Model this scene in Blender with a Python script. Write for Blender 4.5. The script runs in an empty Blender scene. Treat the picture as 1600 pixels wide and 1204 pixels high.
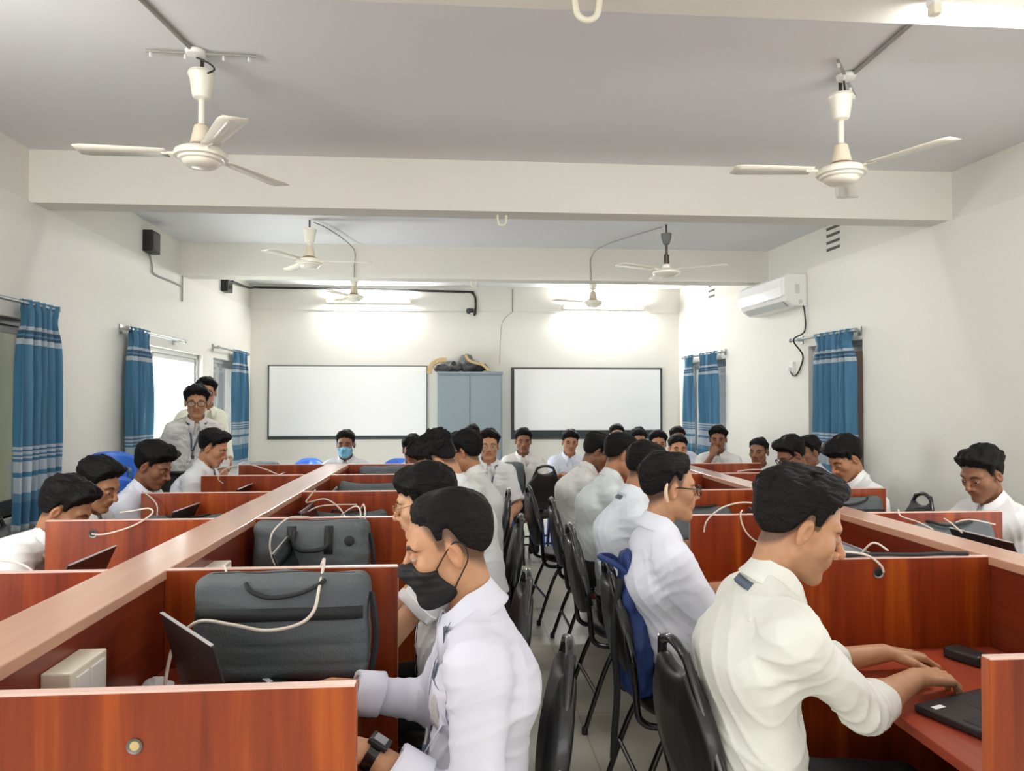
import bpy, bmesh, math, random, time
import numpy as np
from mathutils import Vector, Matrix
random.seed(7)
SC = bpy.context.scene
COL = SC.collection
R = math.radians
PI = math.pi

# ------------------------------------------------------------------ camera
cam_d = bpy.data.cameras.new('camera'); cam = bpy.data.objects.new('camera', cam_d); COL.objects.link(cam)
cam.location = (0, 0, 1.52)
cam.rotation_euler = (R(90 + 1.29), 0, R(-4.376))
cam_d.sensor_width = 36; cam_d.lens = 36 * 1150 / 1600; cam_d.clip_start = .05; cam_d.clip_end = 200
SC.camera = cam

# ------------------------------------------------------------------ world, daylight, exposure
w = bpy.data.worlds.new('world'); SC.world = w; w.use_nodes = True
nt = w.node_tree; nt.nodes.clear()
bg = nt.nodes.new('ShaderNodeBackground'); wo = nt.nodes.new('ShaderNodeOutputWorld')
bg.inputs[0].default_value = (.93, .97, 1, 1); bg.inputs[1].default_value = 2.2
nt.links.new(bg.outputs[0], wo.inputs[0])

def area_light(name, loc, rot, sx, sy, power, col=(1, 1, 1)):
    d = bpy.data.lights.new(name, 'AREA'); d.shape = 'RECTANGLE'; d.size = sx; d.size_y = sy
    d.energy = power; d.color = col
    o = bpy.data.objects.new(name, d); COL.objects.link(o); o.location = loc; o.rotation_euler = rot
    return o
# daylight coming in through the windows of the wall behind the camera and of the side walls
area_light('daylight_rear', (0.4, -2.9, 1.75), (R(90), 0, 0), 5.6, 1.6, 70, (.97, .985, 1))
area_light('daylight_left', (-2.62, 1.0, 1.45), (0, R(-90), 0), 1.3, 2.6, 34, (.96, .98, 1))
area_light('daylight_right', (3.75, 1.4, 1.45), (0, R(90), 0), 1.3, 2.6, 24, (.96, .98, 1))
area_light('daylight_left_window', (-3.35, 7.75, 1.45), (0, R(-90), 0), 1.25, 1.6, 105, (.96, .98, 1))
area_light('daylight_left_far', (-3.35, 9.75, 1.45), (0, R(-90), 0), 1.25, .9, 55, (.96, .98, 1))
area_light('daylight_right_far', (3.85, 9.8, 1.45), (0, R(90), 0), 1.25, 1.2, 75, (.96, .98, 1))
SC.view_settings.view_transform = 'Standard'; SC.view_settings.look = 'None'
SC.view_settings.gamma = 1; SC.view_settings.use_curve_mapping = False
SC.view_settings.exposure = 0.46
SC.cycles.use_denoising = True
SC.cycles.max_bounces = 8; SC.cycles.diffuse_bounces = 5; SC.cycles.glossy_bounces = 3
SC.cycles.transmission_bounces = 4; SC.cycles.transparent_max_bounces = 8
SC.cycles.sample_clamp_indirect = 6
SC.cycles.caustics_reflective = False; SC.cycles.caustics_refractive = False

# ------------------------------------------------------------------ materials
def lin(c):
    c = c / 255.
    return c / 12.92 if c <= .04045 else ((c + .055) / 1.055) ** 2.4
def rgb(r, g, b): return (lin(r), lin(g), lin(b), 1)

MATS = {}
def mat(name, col, rough=.6, metal=0, spec=.5, coat=0, coat_rough=.1, emit=None, emit_s=0, alpha=1, trans=0, bump=None, noise=None):
    """bump=(scale,strength,stretch xyz) ; noise=(scale, amount, stretch xyz): light mottling of the colour"""
    m = bpy.data.materials.new(name); m.use_nodes = True
    n = m.node_tree.nodes; l = m.node_tree.links; b = n['Principled BSDF']
    b.inputs['Base Color'].default_value = col
    b.inputs['Roughness'].default_value = rough; b.inputs['Metallic'].default_value = metal
    b.inputs['Specular IOR Level'].default_value = spec
    b.inputs['Coat Weight'].default_value = coat; b.inputs['Coat Roughness'].default_value = coat_rough
    b.inputs['Alpha'].default_value = alpha; b.inputs['Transmission Weight'].default_value = trans
    if emit: b.inputs['Emission Color'].default_value = emit; b.inputs['Emission Strength'].default_value = emit_s
    if bump or noise:
        tc = n.new('ShaderNodeTexCoord')
    if noise:
        mp = n.new('ShaderNodeMapping'); mp.inputs['Scale'].default_value = noise[2]
        l.new(tc.outputs['Object'], mp.inputs[0])
        nz = n.new('ShaderNodeTexNoise'); nz.inputs['Scale'].default_value = noise[0]; nz.inputs['Detail'].default_value = 5
        l.new(mp.outputs[0], nz.inputs['Vector'])
        mx = n.new('ShaderNodeMix'); mx.data_type = 'RGBA'
        k = noise[1]
        mx.inputs['A'].default_value = (col[0] * (1 - k), col[1] * (1 - k), col[2] * (1 - k), 1)
        mx.inputs['B'].default_value = (min(1, col[0] * (1 + k)), min(1, col[1] * (1 + k)), min(1, col[2] * (1 + k)), 1)
        l.new(nz.outputs['Fac'], mx.inputs['Factor']); l.new(mx.outputs['Result'], b.inputs['Base Color'])
    if bump:
        mp = n.new('ShaderNodeMapping'); mp.inputs['Scale'].default_value = bump[2]
        l.new(tc.outputs['Object'], mp.inputs[0])
        nz = n.new('ShaderNodeTexNoise'); nz.inputs['Scale'].default_value = bump[0]; nz.inputs['Detail'].default_value = 4
        l.new(mp.outputs[0], nz.inputs['Vector'])
        bp = n.new('ShaderNodeBump'); bp.inputs['Strength'].default_value = bump[1]; bp.inputs['Distance'].default_value = .01
        l.new(nz.outputs['Fac'], bp.inputs['Height']); l.new(bp.outputs[0], b.inputs['Normal'])
    MATS[name] = m
    return m

def attr_mat(name, rough, spec=.4, sss=0):
    m = bpy.data.materials.new(name); m.use_nodes = True
    n = m.node_tree.nodes; l = m.node_tree.links; b = n['Principled BSDF']
    a = n.new('ShaderNodeAttribute'); a.attribute_name = 'tint'
    l.new(a.outputs['Color'], b.inputs['Base Color'])
    b.inputs['Roughness'].default_value = rough; b.inputs['Specular IOR Level'].default_value = spec
    if sss:
        b.inputs['Subsurface Weight'].default_value = sss; b.inputs['Subsurface Radius'].default_value = (1, .4, .2)
        b.inputs['Subsurface Scale'].default_value = .006
    MATS[name] = m
    return m

def wood_mat(name, c1, c2, c3, axis, rough=.32, grain=.35):
    m = bpy.data.materials.new(name); m.use_nodes = True
    n = m.node_tree.nodes; l = m.node_tree.links; b = n['Principled BSDF']
    tc = n.new('ShaderNodeTexCoord'); mp = n.new('ShaderNodeMapping')
    s = [9, 9, 9]; s[axis] = .55
    mp.inputs['Scale'].default_value = s
    l.new(tc.outputs['Object'], mp.inputs[0])
    nz = n.new('ShaderNodeTexNoise'); nz.inputs['Scale'].default_value = 1.5; nz.inputs['Detail'].default_value = 6
    nz.inputs['Roughness'].default_value = .6; nz.inputs['Distortion'].default_value = .5
    l.new(mp.outputs[0], nz.inputs['Vector'])
    cr = n.new('ShaderNodeValToRGB'); e = cr.color_ramp.elements
    e[0].position = .3; e[0].color = c1; e[1].position = .72; e[1].color = c3
    k = e.new(.5); k.color = c2
    l.new(nz.outputs['Fac'], cr.inputs[0])
    mp2 = n.new('ShaderNodeMapping'); s2 = [60, 60, 60]; s2[axis] = 1.2
    mp2.inputs['Scale'].default_value = s2; l.new(tc.outputs['Object'], mp2.inputs[0])
    n2 = n.new('ShaderNodeTexNoise'); n2.inputs['Scale'].default_value = 2; n2.inputs['Detail'].default_value = 3
    l.new(mp2.outputs[0], n2.inputs['Vector'])
    mx = n.new('ShaderNodeMix'); mx.data_type = 'RGBA'; mx.blend_type = 'MULTIPLY'; mx.inputs['Factor'].default_value = grain
    l.new(cr.outputs[0], mx.inputs['A']); l.new(n2.outputs['Color'], mx.inputs['B'])
    r2 = n.new('ShaderNodeValToRGB'); r2.color_ramp.elements[0].color = (.45, .45, .45, 1); r2.color_ramp.elements[1].position = .6
    l.new(n2.outputs['Fac'], r2.inputs[0]); l.new(r2.outputs[0], mx.inputs['B'])
    l.new(mx.outputs['Result'], b.inputs['Base Color'])
    b.inputs['Roughness'].default_value = rough; b.inputs['Specular IOR Level'].default_value = .5
    b.inputs['Coat Weight'].default_value = .14 if grain > .2 else .35; b.inputs['Coat Roughness'].default_value = .18
    MATS[name] = m
    return m

M_wall = mat('wall_paint', rgb(232, 230, 221), .75, noise=(1.3, .025, (1, 1, 1)), bump=(30, .08, (1, 1, 1)))
M_beam = mat('beam_paint', rgb(225, 223, 213), .8, noise=(1.6, .03, (1, 1, 1)), bump=(20, .1, (1, 1, 1)))
M_ceil = mat('ceiling_paint', rgb(226, 227, 229), .85, noise=(1.1, .03, (1, 1, 1)), bump=(12, .12, (1, 1, 1)))
M_white = mat('white_plastic', rgb(236, 236, 232), .35)
M_ivory = mat('ivory_plastic', rgb(232, 226, 206), .4)
M_fan = mat('fan_enamel', rgb(232, 228, 212), .28, coat=.3)
M_fan_cup = mat('fan_cup', rgb(214, 202, 180), .4)
M_fan_band = mat('fan_band', rgb(150, 120, 92), .4)
M_brown = mat('dark_brown_metal', rgb(64, 52, 44), .4, metal=.3)
M_steel = mat('steel', rgb(170, 172, 172), .3, metal=.9)
M_black = mat('black_plastic', rgb(24, 24, 25), .45)
M_blackgloss = mat('black_gloss', rgb(18, 18, 19), .2, coat=.4)
M_vinyl = mat('black_vinyl', rgb(30, 30, 31), .38, coat=.15, bump=(35, .15, (1, 1, 1)))
M_tube = mat('chair_tube', rgb(20, 20, 21), .25, coat=.5)
M_scuff = mat('scuffed_chrome', rgb(120, 118, 116), .35, metal=.8)
M_wood = wood_mat('red_laminate', rgb(110, 36, 9), rgb(144, 54, 12), rgb(182, 86, 18), 2)
M_wood_in = wood_mat('dark_red_laminate', rgb(104, 38, 22), rgb(128, 50, 28), rgb(142, 62, 34), 1)
M_cap = wood_mat('cap_laminate_sheen', rgb(208, 158, 132), rgb(214, 166, 140), rgb(220, 174, 150), 1, .22, .12)  # laminate colour lightened to carry the glossy reflection along the rail
M_top = wood_mat('desk_top_laminate', rgb(150, 60, 38), rgb(165, 70, 46), rgb(176, 82, 56), 1, .28)
M_edge = mat('pale_edge_band_sheen', rgb(234, 196, 182), .3)  # pale banding, whitened further in its colour for the sheen on top edges
M_bag = mat('grey_bag_cloth', rgb(90, 97, 99), .62, bump=(160, .25, (1, 1, 1)), noise=(6, .12, (1, 1, 1)))
M_bagdark = mat('black_bag_web', rgb(34, 36, 38), .7)
M_lap = mat('laptop_plastic', rgb(40, 38, 38), .4, noise=(4, .1, (1, 1, 1)))
M_key = mat('laptop_keys', rgb(22, 22, 24), .5)
M_screen = mat('laptop_screen', rgb(14, 16, 20), .12)
M_lapedge = mat('laptop_edge', rgb(176, 172, 170), .35)
M_cable = mat('white_cable', rgb(226, 214, 200), .45)
M_bcable = mat('black_cable', rgb(28, 28, 28), .5)
M_conduit = mat('grey_conduit', rgb(150, 148, 142), .5)
M_board = mat('blackboard', rgb(38, 52, 52), .55, noise=(3, .2, (1, 1, 1)))
M_boardframe = mat('board_frame', rgb(58, 62, 62), .5)
M_blank = mat('blank_overlay', rgb(255, 255, 255), .6)
M_cab = mat('grey_steel_paint', rgb(140, 154, 160), .42, noise=(2, .03, (1, 1, 1)))
M_cabdark = mat('cabinet_gap', rgb(96, 110, 116), .5)
M_blue = mat('blue_plastic', rgb(62, 118, 218), .3, coat=.2)
M_tan = mat('tan_wood', rgb(206, 178, 128), .5)
M_dust = mat('dusty_grey', rgb(96, 98, 98), .85, noise=(9, .35, (1, 1, 1)))
M_alu = mat('aluminium_frame', rgb(206, 208, 206), .35, metal=.4)
M_darkalu = mat('dark_window_frame', rgb(98, 98, 96), .4, metal=.3)
M_outside = mat('outside_wall', rgb(232, 232, 200), .8)
M_paper = mat('paper', rgb(245, 245, 242), .7)
M_shoe = mat('canvas_shoe', rgb(196, 196, 190), .7)
M_trouser = mat('black_trouser', rgb(20, 20, 23), .8, bump=(90, .1, (1, 1, 1)))
M_belt = mat('belt', rgb(20, 18, 17), .35)
M_lan = mat('navy_lanyard', rgb(88, 98, 116), .6, noise=(220, .6, (1, 1, 1)))
M_lens = mat('lens', (.95, .95, .95, 1), .03, alpha=.12)
M_frameblk = mat('spectacle_black', rgb(22, 18, 18), .25)
M_framegold = mat('spectacle_gold', rgb(176, 150, 110), .3, metal=.8)
M_maskblk = mat('black_mask', rgb(20, 20, 22), .75)
M_maskblue = mat('blue_mask', rgb(128, 196, 226), .7)
M_hair = mat('black_hair', rgb(16, 14, 14), .62, spec=.18, bump=(110, .6, (1, .2, 1)))
M_hair2 = mat('dark_hair', rgb(24, 21, 20), .66, spec=.16, bump=(120, .55, (1, .3, 1)))
M_eyew = mat('eye_white', rgb(188, 180, 170), .25)
M_iris = mat('iris', rgb(28, 18, 14), .12)
M_skin = attr_mat('skin', .5, .4, .12)
M_shirt = attr_mat('shirt_cloth', .8, .2)
def cloth_bump(m, s1=9, st=.35):
    n = m.node_tree.nodes; l = m.node_tree.links; tc = n.new('ShaderNodeTexCoord')
    nz = n.new('ShaderNodeTexNoise'); nz.noise_type = 'RIDGED_MULTIFRACTAL'; nz.inputs['Scale'].default_value = s1; nz.inputs['Detail'].default_value = 3; nz.inputs['Distortion'].default_value = .6
    mp = n.new('ShaderNodeMapping'); mp.inputs['Scale'].default_value = (1, 1, 1.5); mp.inputs['Rotation'].default_value = (.3, .5, .2)
    l.new(tc.outputs['Object'], mp.inputs[0]); l.new(mp.outputs[0], nz.inputs['Vector'])
    b = n.new('ShaderNodeBump'); b.inputs['Strength'].default_value = st; b.inputs['Distance'].default_value = .012
    l.new(nz.outputs['Fac'], b.inputs['Height']); l.new(b.outputs[0], n['Principled BSDF'].inputs['Normal'])
cloth_bump(M_shirt, 13, .16)
M_denim = mat('blue_rucksack', rgb(40, 62, 120), .65, noise=(16, .4, (1, 1, 1)), bump=(26, .7, (1, 1, .6)))
M_crack = mat('crack', rgb(150, 148, 142), .9)
M_glass = mat('window_glass', (.85, .92, .9, 1), .05, alpha=.25)
M_darkglass = mat('tinted_glass', rgb(110, 116, 110), .08, alpha=.75)

def tube_emit(name, s):
    return mat(name, (1, 1, 1, 1), .5, emit=(1, .99, .97, 1), emit_s=s)
M_emit = tube_emit('fluorescent_tube', 150)
M_emit_far = tube_emit('fluorescent_tube_far', 290)
M_emit_mid = tube_emit('fluorescent_tube_dim', 60)

# floor: large pale tiles with faint joints
def floor_mat():
    m = bpy.data.materials.new('floor_tile'); m.use_nodes = True
    n = m.node_tree.nodes; l = m.node_tree.links; b = n['Principled BSDF']
    tc = n.new('ShaderNodeTexCoord'); br = n.new('ShaderNodeTexBrick')
    br.offset = 0; br.inputs['Scale'].default_value = 1; br.inputs['Mortar Size'].default_value = .004
    br.inputs['Brick Width'].default_value = .6; br.inputs['Row Height'].default_value = .6
    br.inputs['Color1'].default_value = rgb(204, 199, 184); br.inputs['Color2'].default_value = rgb(198, 194, 180)
    br.inputs['Mortar'].default_value = rgb(168, 163, 150)
    l.new(tc.outputs['Object'], br.inputs['Vector'])
    nz = n.new('ShaderNodeTexNoise'); nz.inputs['Scale'].default_value = 2.2; nz.inputs['Detail'].default_value = 6
    l.new(tc.outputs['Object'], nz.inputs['Vector'])
    rp = n.new('ShaderNodeValToRGB'); rp.color_ramp.elements[0].color = (.82, .82, .8, 1); rp.color_ramp.elements[1].color = (1, 1, 1, 1)
    l.new(nz.outputs['Fac'], rp.inputs[0])
    mx = n.new('ShaderNodeMix'); mx.data_type = 'RGBA'; mx.blend_type = 'MULTIPLY'; mx.inputs['Factor'].default_value = 1
    l.new(br.outputs['Color'], mx.inputs['A']); l.new(rp.outputs[0], mx.inputs['B'])
    l.new(mx.outputs['Result'], b.inputs['Base Color'])
    b.inputs['Roughness'].default_value = .3
    return m
M_floor = floor_mat()

# curtain: blue cloth with bands of pale cross stripes near the top and the bottom (object z in metres)
def curtain_mat():
    m = bpy.data.materials.new('blue_striped_curtain'); m.use_nodes = True
    n = m.node_tree.nodes; l = m.node_tree.links; b = n['Principled BSDF']
    tc = n.new('ShaderNodeTexCoord'); sp = n.new('ShaderNodeSeparateXYZ'); l.new(tc.outputs['Object'], sp.inputs[0])
    mr = n.new('ShaderNodeMapRange'); mr.inputs['From Min'].default_value = -1.6; mr.inputs['From Max'].default_value = 0
    l.new(sp.outputs['Z'], mr.inputs['Value'])
    cr = n.new('ShaderNodeValToRGB'); cr.color_ramp.interpolation = 'CONSTANT'
    blue = rgb(60, 116, 148); pale = rgb(178, 190, 196); mid = rgb(92, 138, 164); dk = rgb(44, 84, 112)
    def at(z): return (z + 1.6) / 1.6
    st = [(-1.6, pale), (-1.42, blue), (-1.28, mid), (-1.22, pale), (-1.12, blue), (-1.09, pale), (-1.02, blue), (-1.005, pale), (-.99, blue),
          (-.975, pale), (-.96, blue), (-.945, pale), (-.93, blue), (-.27, pale), (-.235, dk), (-.215, mid), (-.20, dk), (-.18, pale), (-.15, blue)]
    e = cr.color_ramp.elements
    e[0].position = 0; e[0].color = st[0][1]; e[1].position = at(st[1][0]); e[1].color = st[1][1]
    for z, c in st[2:]:
        k = e.new(at(z)); k.color = c
    l.new(mr.outputs[0], cr.inputs[0])
    nz = n.new('ShaderNodeTexNoise'); nz.inputs['Scale'].default_value = 3; nz.inputs['Detail'].default_value = 6
    mp = n.new('ShaderNodeMapping'); mp.inputs['Scale'].default_value = (8, 8, .6); l.new(tc.outputs['Object'], mp.inputs[0]); l.new(mp.outputs[0], nz.inputs['Vector'])
    rp = n.new('ShaderNodeValToRGB'); rp.color_ramp.elements[0].color = (.75, .75, .78, 1); rp.color_ramp.elements[0].position = .3; rp.color_ramp.elements[1].position = .7
    l.new(nz.outputs['Fac'], rp.inputs[0])
    mx = n.new('ShaderNodeMix'); mx.data_type = 'RGBA'; mx.blend_type = 'MULTIPLY'; mx.inputs['Factor'].default_value = 1
    l.new(cr.outputs[0], mx.inputs['A']); l.new(rp.outputs[0], mx.inputs['B']); l.new(mx.outputs['Result'], b.inputs['Base Color'])
    b.inputs['Roughness'].default_value = .6
    return m
M_curtain = curtain_mat()

# ------------------------------------------------------------------ mesh helpers
def tag(o, label=None, cat=None, group=None, kind=None):
    if label: o['label'] = label
    if cat: o['category'] = cat
    if group: o['group'] = group
    if kind: o['kind'] = kind
    return o

WSIDE = [0]; WSET = {-1: [], 1: []}
def hookw(o):
    if WSIDE[0] and not o.parent: WSET[WSIDE[0]].append(o)
    return o
def empty(name, loc=(0, 0, 0), rz=0, label=None, cat=None, group=None):
    o = bpy.data.objects.new(name, None); COL.objects.link(o); o.location = loc; o.rotation_euler = (0, 0, rz)
    o.empty_display_size = .1; hookw(o)
    return tag(o, label, cat, group)

def copy_tree(o, parent=None):
    c = o.copy(); COL.objects.link(c)
    if parent: c.parent = parent
    for ch in o.children: copy_tree(ch, c)
    return c

class MB:
    def __init__(s): s.v = []; s.f = []; s.mi = []; s.cur = 0
    def add(s, vs, fs):
        k = len(s.v); s.v += [tuple(x) for x in vs]
        for f in fs: s.f.append([k + i for i in f]); s.mi.append(s.cur)
    def box(s, x0, x1, y0, y1, z0, z1, bev=0, mtx=None):
        bm = bmesh.new(); bmesh.ops.create_cube(bm, size=1)
        for v in bm.verts:
            v.co = Vector(((x0 + x1) / 2 + v.co.x * (x1 - x0), (y0 + y1) / 2 + v.co.y * (y1 - y0), (z0 + z1) / 2 + v.co.z * (z1 - z0)))
        if bev: bmesh.ops.bevel(bm, geom=bm.edges[:], offset=bev, segments=2, affect='EDGES', profile=.5)
        if mtx is not None: bm.transform(mtx)
        s.add([v.co for v in bm.verts], [[v.index for v in f.verts] for f in bm.faces]) if not bev else s._bm(bm)
        bm.free(); return s
    def _bm(s, bm):
        bm.verts.index_update(); s.add([v.co for v in bm.verts], [[v.index for v in f.verts] for f in bm.faces])
    def tube(s, path, r, seg=8, closed=False, cap=True):
        P = [Vector(p) for p in path]; n = len(P)
        rr = r if isinstance(r, (list, tuple)) else [r] * n
        T = []
        for i in range(n):
            a = P[(i - 1) % n] if (closed or i > 0) else P[0]; b = P[(i + 1) % n] if (closed or i < n - 1) else P[-1]
            t = b - a; T.append(t.normalized() if t.length > 1e-9 else Vector((0, 0, 1)))
        u = T[0].orthogonal().normalized(); k = len(s.v); vs = []
        for i in range(n):
            u = (u - T[i] * u.dot(T[i])); u = u.normalized() if u.length > 1e-6 else T[i].orthogonal().normalized()
            b = T[i].cross(u)
            for j in range(seg):
                a = 2 * PI * j / seg; vs.append(P[i] + (u * math.cos(a) + b * math.sin(a)) * rr[i])
        fs = []
        for i in range(n if closed else n - 1):
            for j in range(seg):
                a = i * seg + j; b = i * seg + (j + 1) % seg; i2 = (i + 1) % n
                fs.append([a, b, i2 * seg + (j + 1) % seg, i2 * seg + j])
        if cap and not closed:
            fs.append(list(range(seg))[::-1]); fs.append([(n - 1) * seg + j for j in range(seg)])
        s.add(vs, fs); return s
    def lathe(s, prof, c=(0, 0, 0), seg=32, axis=2):
        vs = []; fs = []; n = len(prof)
        for r_, z in prof:
            for j in range(seg):
                a = 2 * PI * j / seg; p = [r_ * math.cos(a), r_ * math.sin(a), z]
                if axis == 1: p = [p[0], p[2], p[1]]
                if axis == 0: p = [p[2], p[0], p[1]]
                vs.append((c[0] + p[0], c[1] + p[1], c[2] + p[2]))
        for i in range(n - 1):
            for j in range(seg):
                fs.append([i * seg + j, i * seg + (j + 1) % seg, (i + 1) * seg + (j + 1) % seg, (i + 1) * seg + j])
        fs.append(list(range(seg))[::-1]); fs.append([(n - 1) * seg + j for j in range(seg)])
        s.add(vs, fs); return s
    def prism(s, poly, d, mtx=None):
        """poly: (u,v) outline, extruded by d along local z; mtx places it"""
        n = len(poly); vs = [Vector((u, v, 0)) for u, v in poly] + [Vector((u, v, d)) for u, v in poly]
        if mtx is not None: vs = [mtx @ v for v in vs]
        s.add(vs, [list(range(n))[::-1], [n + i for i in range(n)]] + [[i, (i + 1) % n, n + (i + 1) % n, n + i] for i in range(n)]); return s
    def build(s, name, m, parent=None, smooth=False, loc=None):
        me = bpy.data.meshes.new(name); me.from_pydata(s.v, [], s.f); me.update()
        ms = m if isinstance(m, (list, tuple)) else [m]
        for x in ms: me.materials.append(x)
        if len(ms) > 1: me.polygons.foreach_set('material_index', s.mi)
        bm = bmesh.new(); bm.from_mesh(me); bmesh.ops.recalc_face_normals(bm, faces=bm.faces); bm.to_mesh(me); bm.free()
        if smooth:
            me.polygons.foreach_set('use_smooth', [True] * len(me.polygons))
            try: me.set_sharp_from_angle(angle=R(40))
            except Exception: pass
        o = bpy.data.objects.new(name, me); COL.objects.link(o)
        if parent: o.parent = parent
        if loc: o.location = loc
        return hookw(o)

def spline(pts, n=8, closed=False):
    P = [Vector(p) for p in pts]; out = []; m = len(P)
    rng = range(m if closed else m - 1)
    for i in rng:
        if closed: a, b, c, d = P[i - 1], P[i], P[(i + 1) % m], P[(i + 2) % m]
        else: a, b, c, d = P[max(i - 1, 0)], P[i], P[i + 1], P[min(i + 2, m - 1)]
        for k in range(n):
            t = k / n
            out.append(.5 * ((2 * b) + (c - a) * t + (2 * a - 5 * b + 4 * c - d) * t * t + (3 * b - a - 3 * c + d) * t ** 3))
    if not closed: out.append(P[-1])
    return out
def bx(x0, x1, y0, y1, z0, z1, bev=0): return MB().box(x0, x1, y0, y1, z0, z1, bev)
def struct(o): o['kind'] = 'structure'; return o

# ------------------------------------------------------------------ signed distance fields and their surface
f32 = np.float32
def V(*a): return np.array(a, f32)
def ln(p): return np.sqrt((p * p).sum(-1))
def ell(p, c, r):
    q = (p - V(*c)) / V(*r); k0 = ln(q); k1 = ln(q / V(*r)); return k0 * (k0 - 1) / np.maximum(k1, 1e-6)
def cap(p, a, b, ra, rb=None):
    if rb is None: rb = ra
    a = np.asarray(a, f32); b = np.asarray(b, f32); ab = b - a; d2 = float((ab * ab).sum()) + 1e-12
    t = np.clip(((p - a) @ ab) / d2, 0, 1); return ln(p - a - t[:, None] * ab) - (ra + (rb - ra) * t)
def sph(p, c, r): return ln(p - V(*c)) - r
def smin(a, b, k):
    h = np.clip(.5 + .5 * (b - a) / k, 0, 1); return b * (1 - h) + a * h - k * h * (1 - h)
def smax(a, b, k): return -smin(-a, -b, k)
def sstep(a, b, x):
    t = np.clip((x - a) / (b - a), 0, 1); return t * t * (3 - 2 * t)
_rs = np.random.RandomState(3)
_ND = [_rs.normal(size=(6, 3)).astype(f32) for _ in range(4)]; _NP = [_rs.uniform(0, 6.28, 6).astype(f32) for _ in range(4)]
def noise(p, s, seed=0):
    """smooth pseudo-noise about -1..1 ; p Nx3, s scale or 3 scales"""
    q = p * np.asarray(s, f32); D = _ND[seed % 4]; o = _NP[seed % 4]
    w_ = q + .8 * np.sin(q[:, [1, 2, 0]] * 1.3 + seed * 1.7)
    r_ = np.zeros(len(p), f32)
    for i in range(6): r_ += np.sin(w_ @ D[i] + o[i] + seed * .9)
    return r_ / 3.2

def surface(f, lo, hi, h, margin=.006):
    lo = np.asarray(lo, f32); hi = np.asarray(hi, f32); b = 5
    nb = np.ceil((hi - lo) / (h * b)).astype(int); n = nb * b + 1
    I = np.stack(np.meshgrid(*[np.arange(k) for k in nb], indexing='ij'), -1).reshape(-1, 3)
    ctr = lo + (I + .5) * (b * h)
    d = f(ctr.astype(f32))
    A = I[np.abs(d) < b * h * .87 * 1.3 + margin]
    mask = np.zeros(n, bool)
    o = np.stack(np.meshgrid(*[np.arange(b + 1)] * 3, indexing='ij'), -1).reshape(-1, 3)
    pts = (A[:, None, :] * b + o[None]).reshape(-1, 3)
    mask[pts[:, 0], pts[:, 1], pts[:, 2]] = True
    idx = np.argwhere(mask)
    D = np.full(n, 9., f32); D[mask] = f((lo + idx * h).astype(f32))
    c = [(i, j, k) for i in (0, 1) for j in (0, 1) for k in (0, 1)]
    sl = lambda i, m_: slice(i, m_ - 1 + i)
    ok = np.ones(n - 1, bool); cnt = np.zeros(n - 1, np.int8)
    for i, j, k in c:
        s_ = (sl(i, n[0]), sl(j, n[1]), sl(k, n[2])); ok &= mask[s_]; cnt += (D[s_] < 0)
    cells = np.argwhere(ok & (cnt > 0) & (cnt < 8))
    if not len(cells): return np.zeros((0, 3), f32), np.zeros((0, 4), np.int32)
    cv = np.stack([D[cells[:, 0] + i, cells[:, 1] + j, cells[:, 2] + k] for i, j, k in c], 1)
    co = np.array(c, f32); acc = np.zeros((len(cells), 3), f32); num = np.zeros(len(cells), f32)
    for a in range(8):
        for bb in range(a + 1, 8):
            if np.abs(co[a] - co[bb]).sum() == 1:
                da, db = cv[:, a], cv[:, bb]; x = (da < 0) != (db < 0)
                t = np.where(x, da / np.where(x, da - db, 1), 0)
                acc += np.where(x[:, None], co[a] + t[:, None] * (co[bb] - co[a]), 0); num += x
    vert = (lo + (cells + acc / num[:, None]) * h).astype(f32)
    vid = np.full(n - 1, -1, np.int32); vid[cells[:, 0], cells[:, 1], cells[:, 2]] = np.arange(len(cells))
    quads = []
    for ax in range(3):
        u, v = (ax + 1) % 3, (ax + 2) % 3
        s0 = [slice(1, -1)] * 3; s0[ax] = slice(0, -1); s1 = list(s0); s1[ax] = slice(1, None)
        a_, b_ = D[tuple(s0)] < 0, D[tuple(s1)] < 0
        m_ = (a_ != b_) & mask[tuple(s0)] & mask[tuple(s1)]
        e = np.argwhere(m_); sg = a_[m_]
        base = e.copy(); base[:, u] += 1; base[:, v] += 1
        def g(du, dv):
            q = base.copy(); q[:, u] -= du; q[:, v] -= dv; return vid[q[:, 0], q[:, 1], q[:, 2]]
        q = np.stack([g(1, 1), g(0, 1), g(0, 0), g(1, 0)], 1)
        q[~sg] = q[~sg][:, ::-1]
        quads.append(q[(q >= 0).all(1)])
    return vert, np.concatenate(quads)

def np_mesh(name, v, q, m, parent=None, tint=None):
    me = bpy.data.meshes.new(name)
    me.vertices.add(len(v)); me.vertices.foreach_set('co', np.ascontiguousarray(v, f32).ravel())
    me.loops.add(q.size); me.loops.foreach_set('vertex_index', np.ascontiguousarray(q, np.int32).ravel())
    me.polygons.add(len(q)); me.polygons.foreach_set('loop_start', np.arange(0, q.size, 4, dtype=np.int32))
    me.polygons.foreach_set('use_smooth', np.ones(len(q), bool))
    me.update(calc_edges=True); me.materials.append(m)
    if tint is not None:
        a = me.attributes.new('tint', 'FLOAT_COLOR', 'POINT')
        c4 = np.ones((len(v), 4), f32); c4[:, :3] = tint; a.data.foreach_set('color', c4.ravel())
    o = bpy.data.objects.new(name, me); COL.objects.link(o)
    if parent: o.parent = parent
    return o
def sdf_obj(name, f, lo, hi, h, m, parent=None, tint=None, margin=.006):
    v, q = surface(f, lo, hi, h, margin); return np_mesh(name, v, q, m, parent, tint(v) if callable(tint) else tint)
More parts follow.
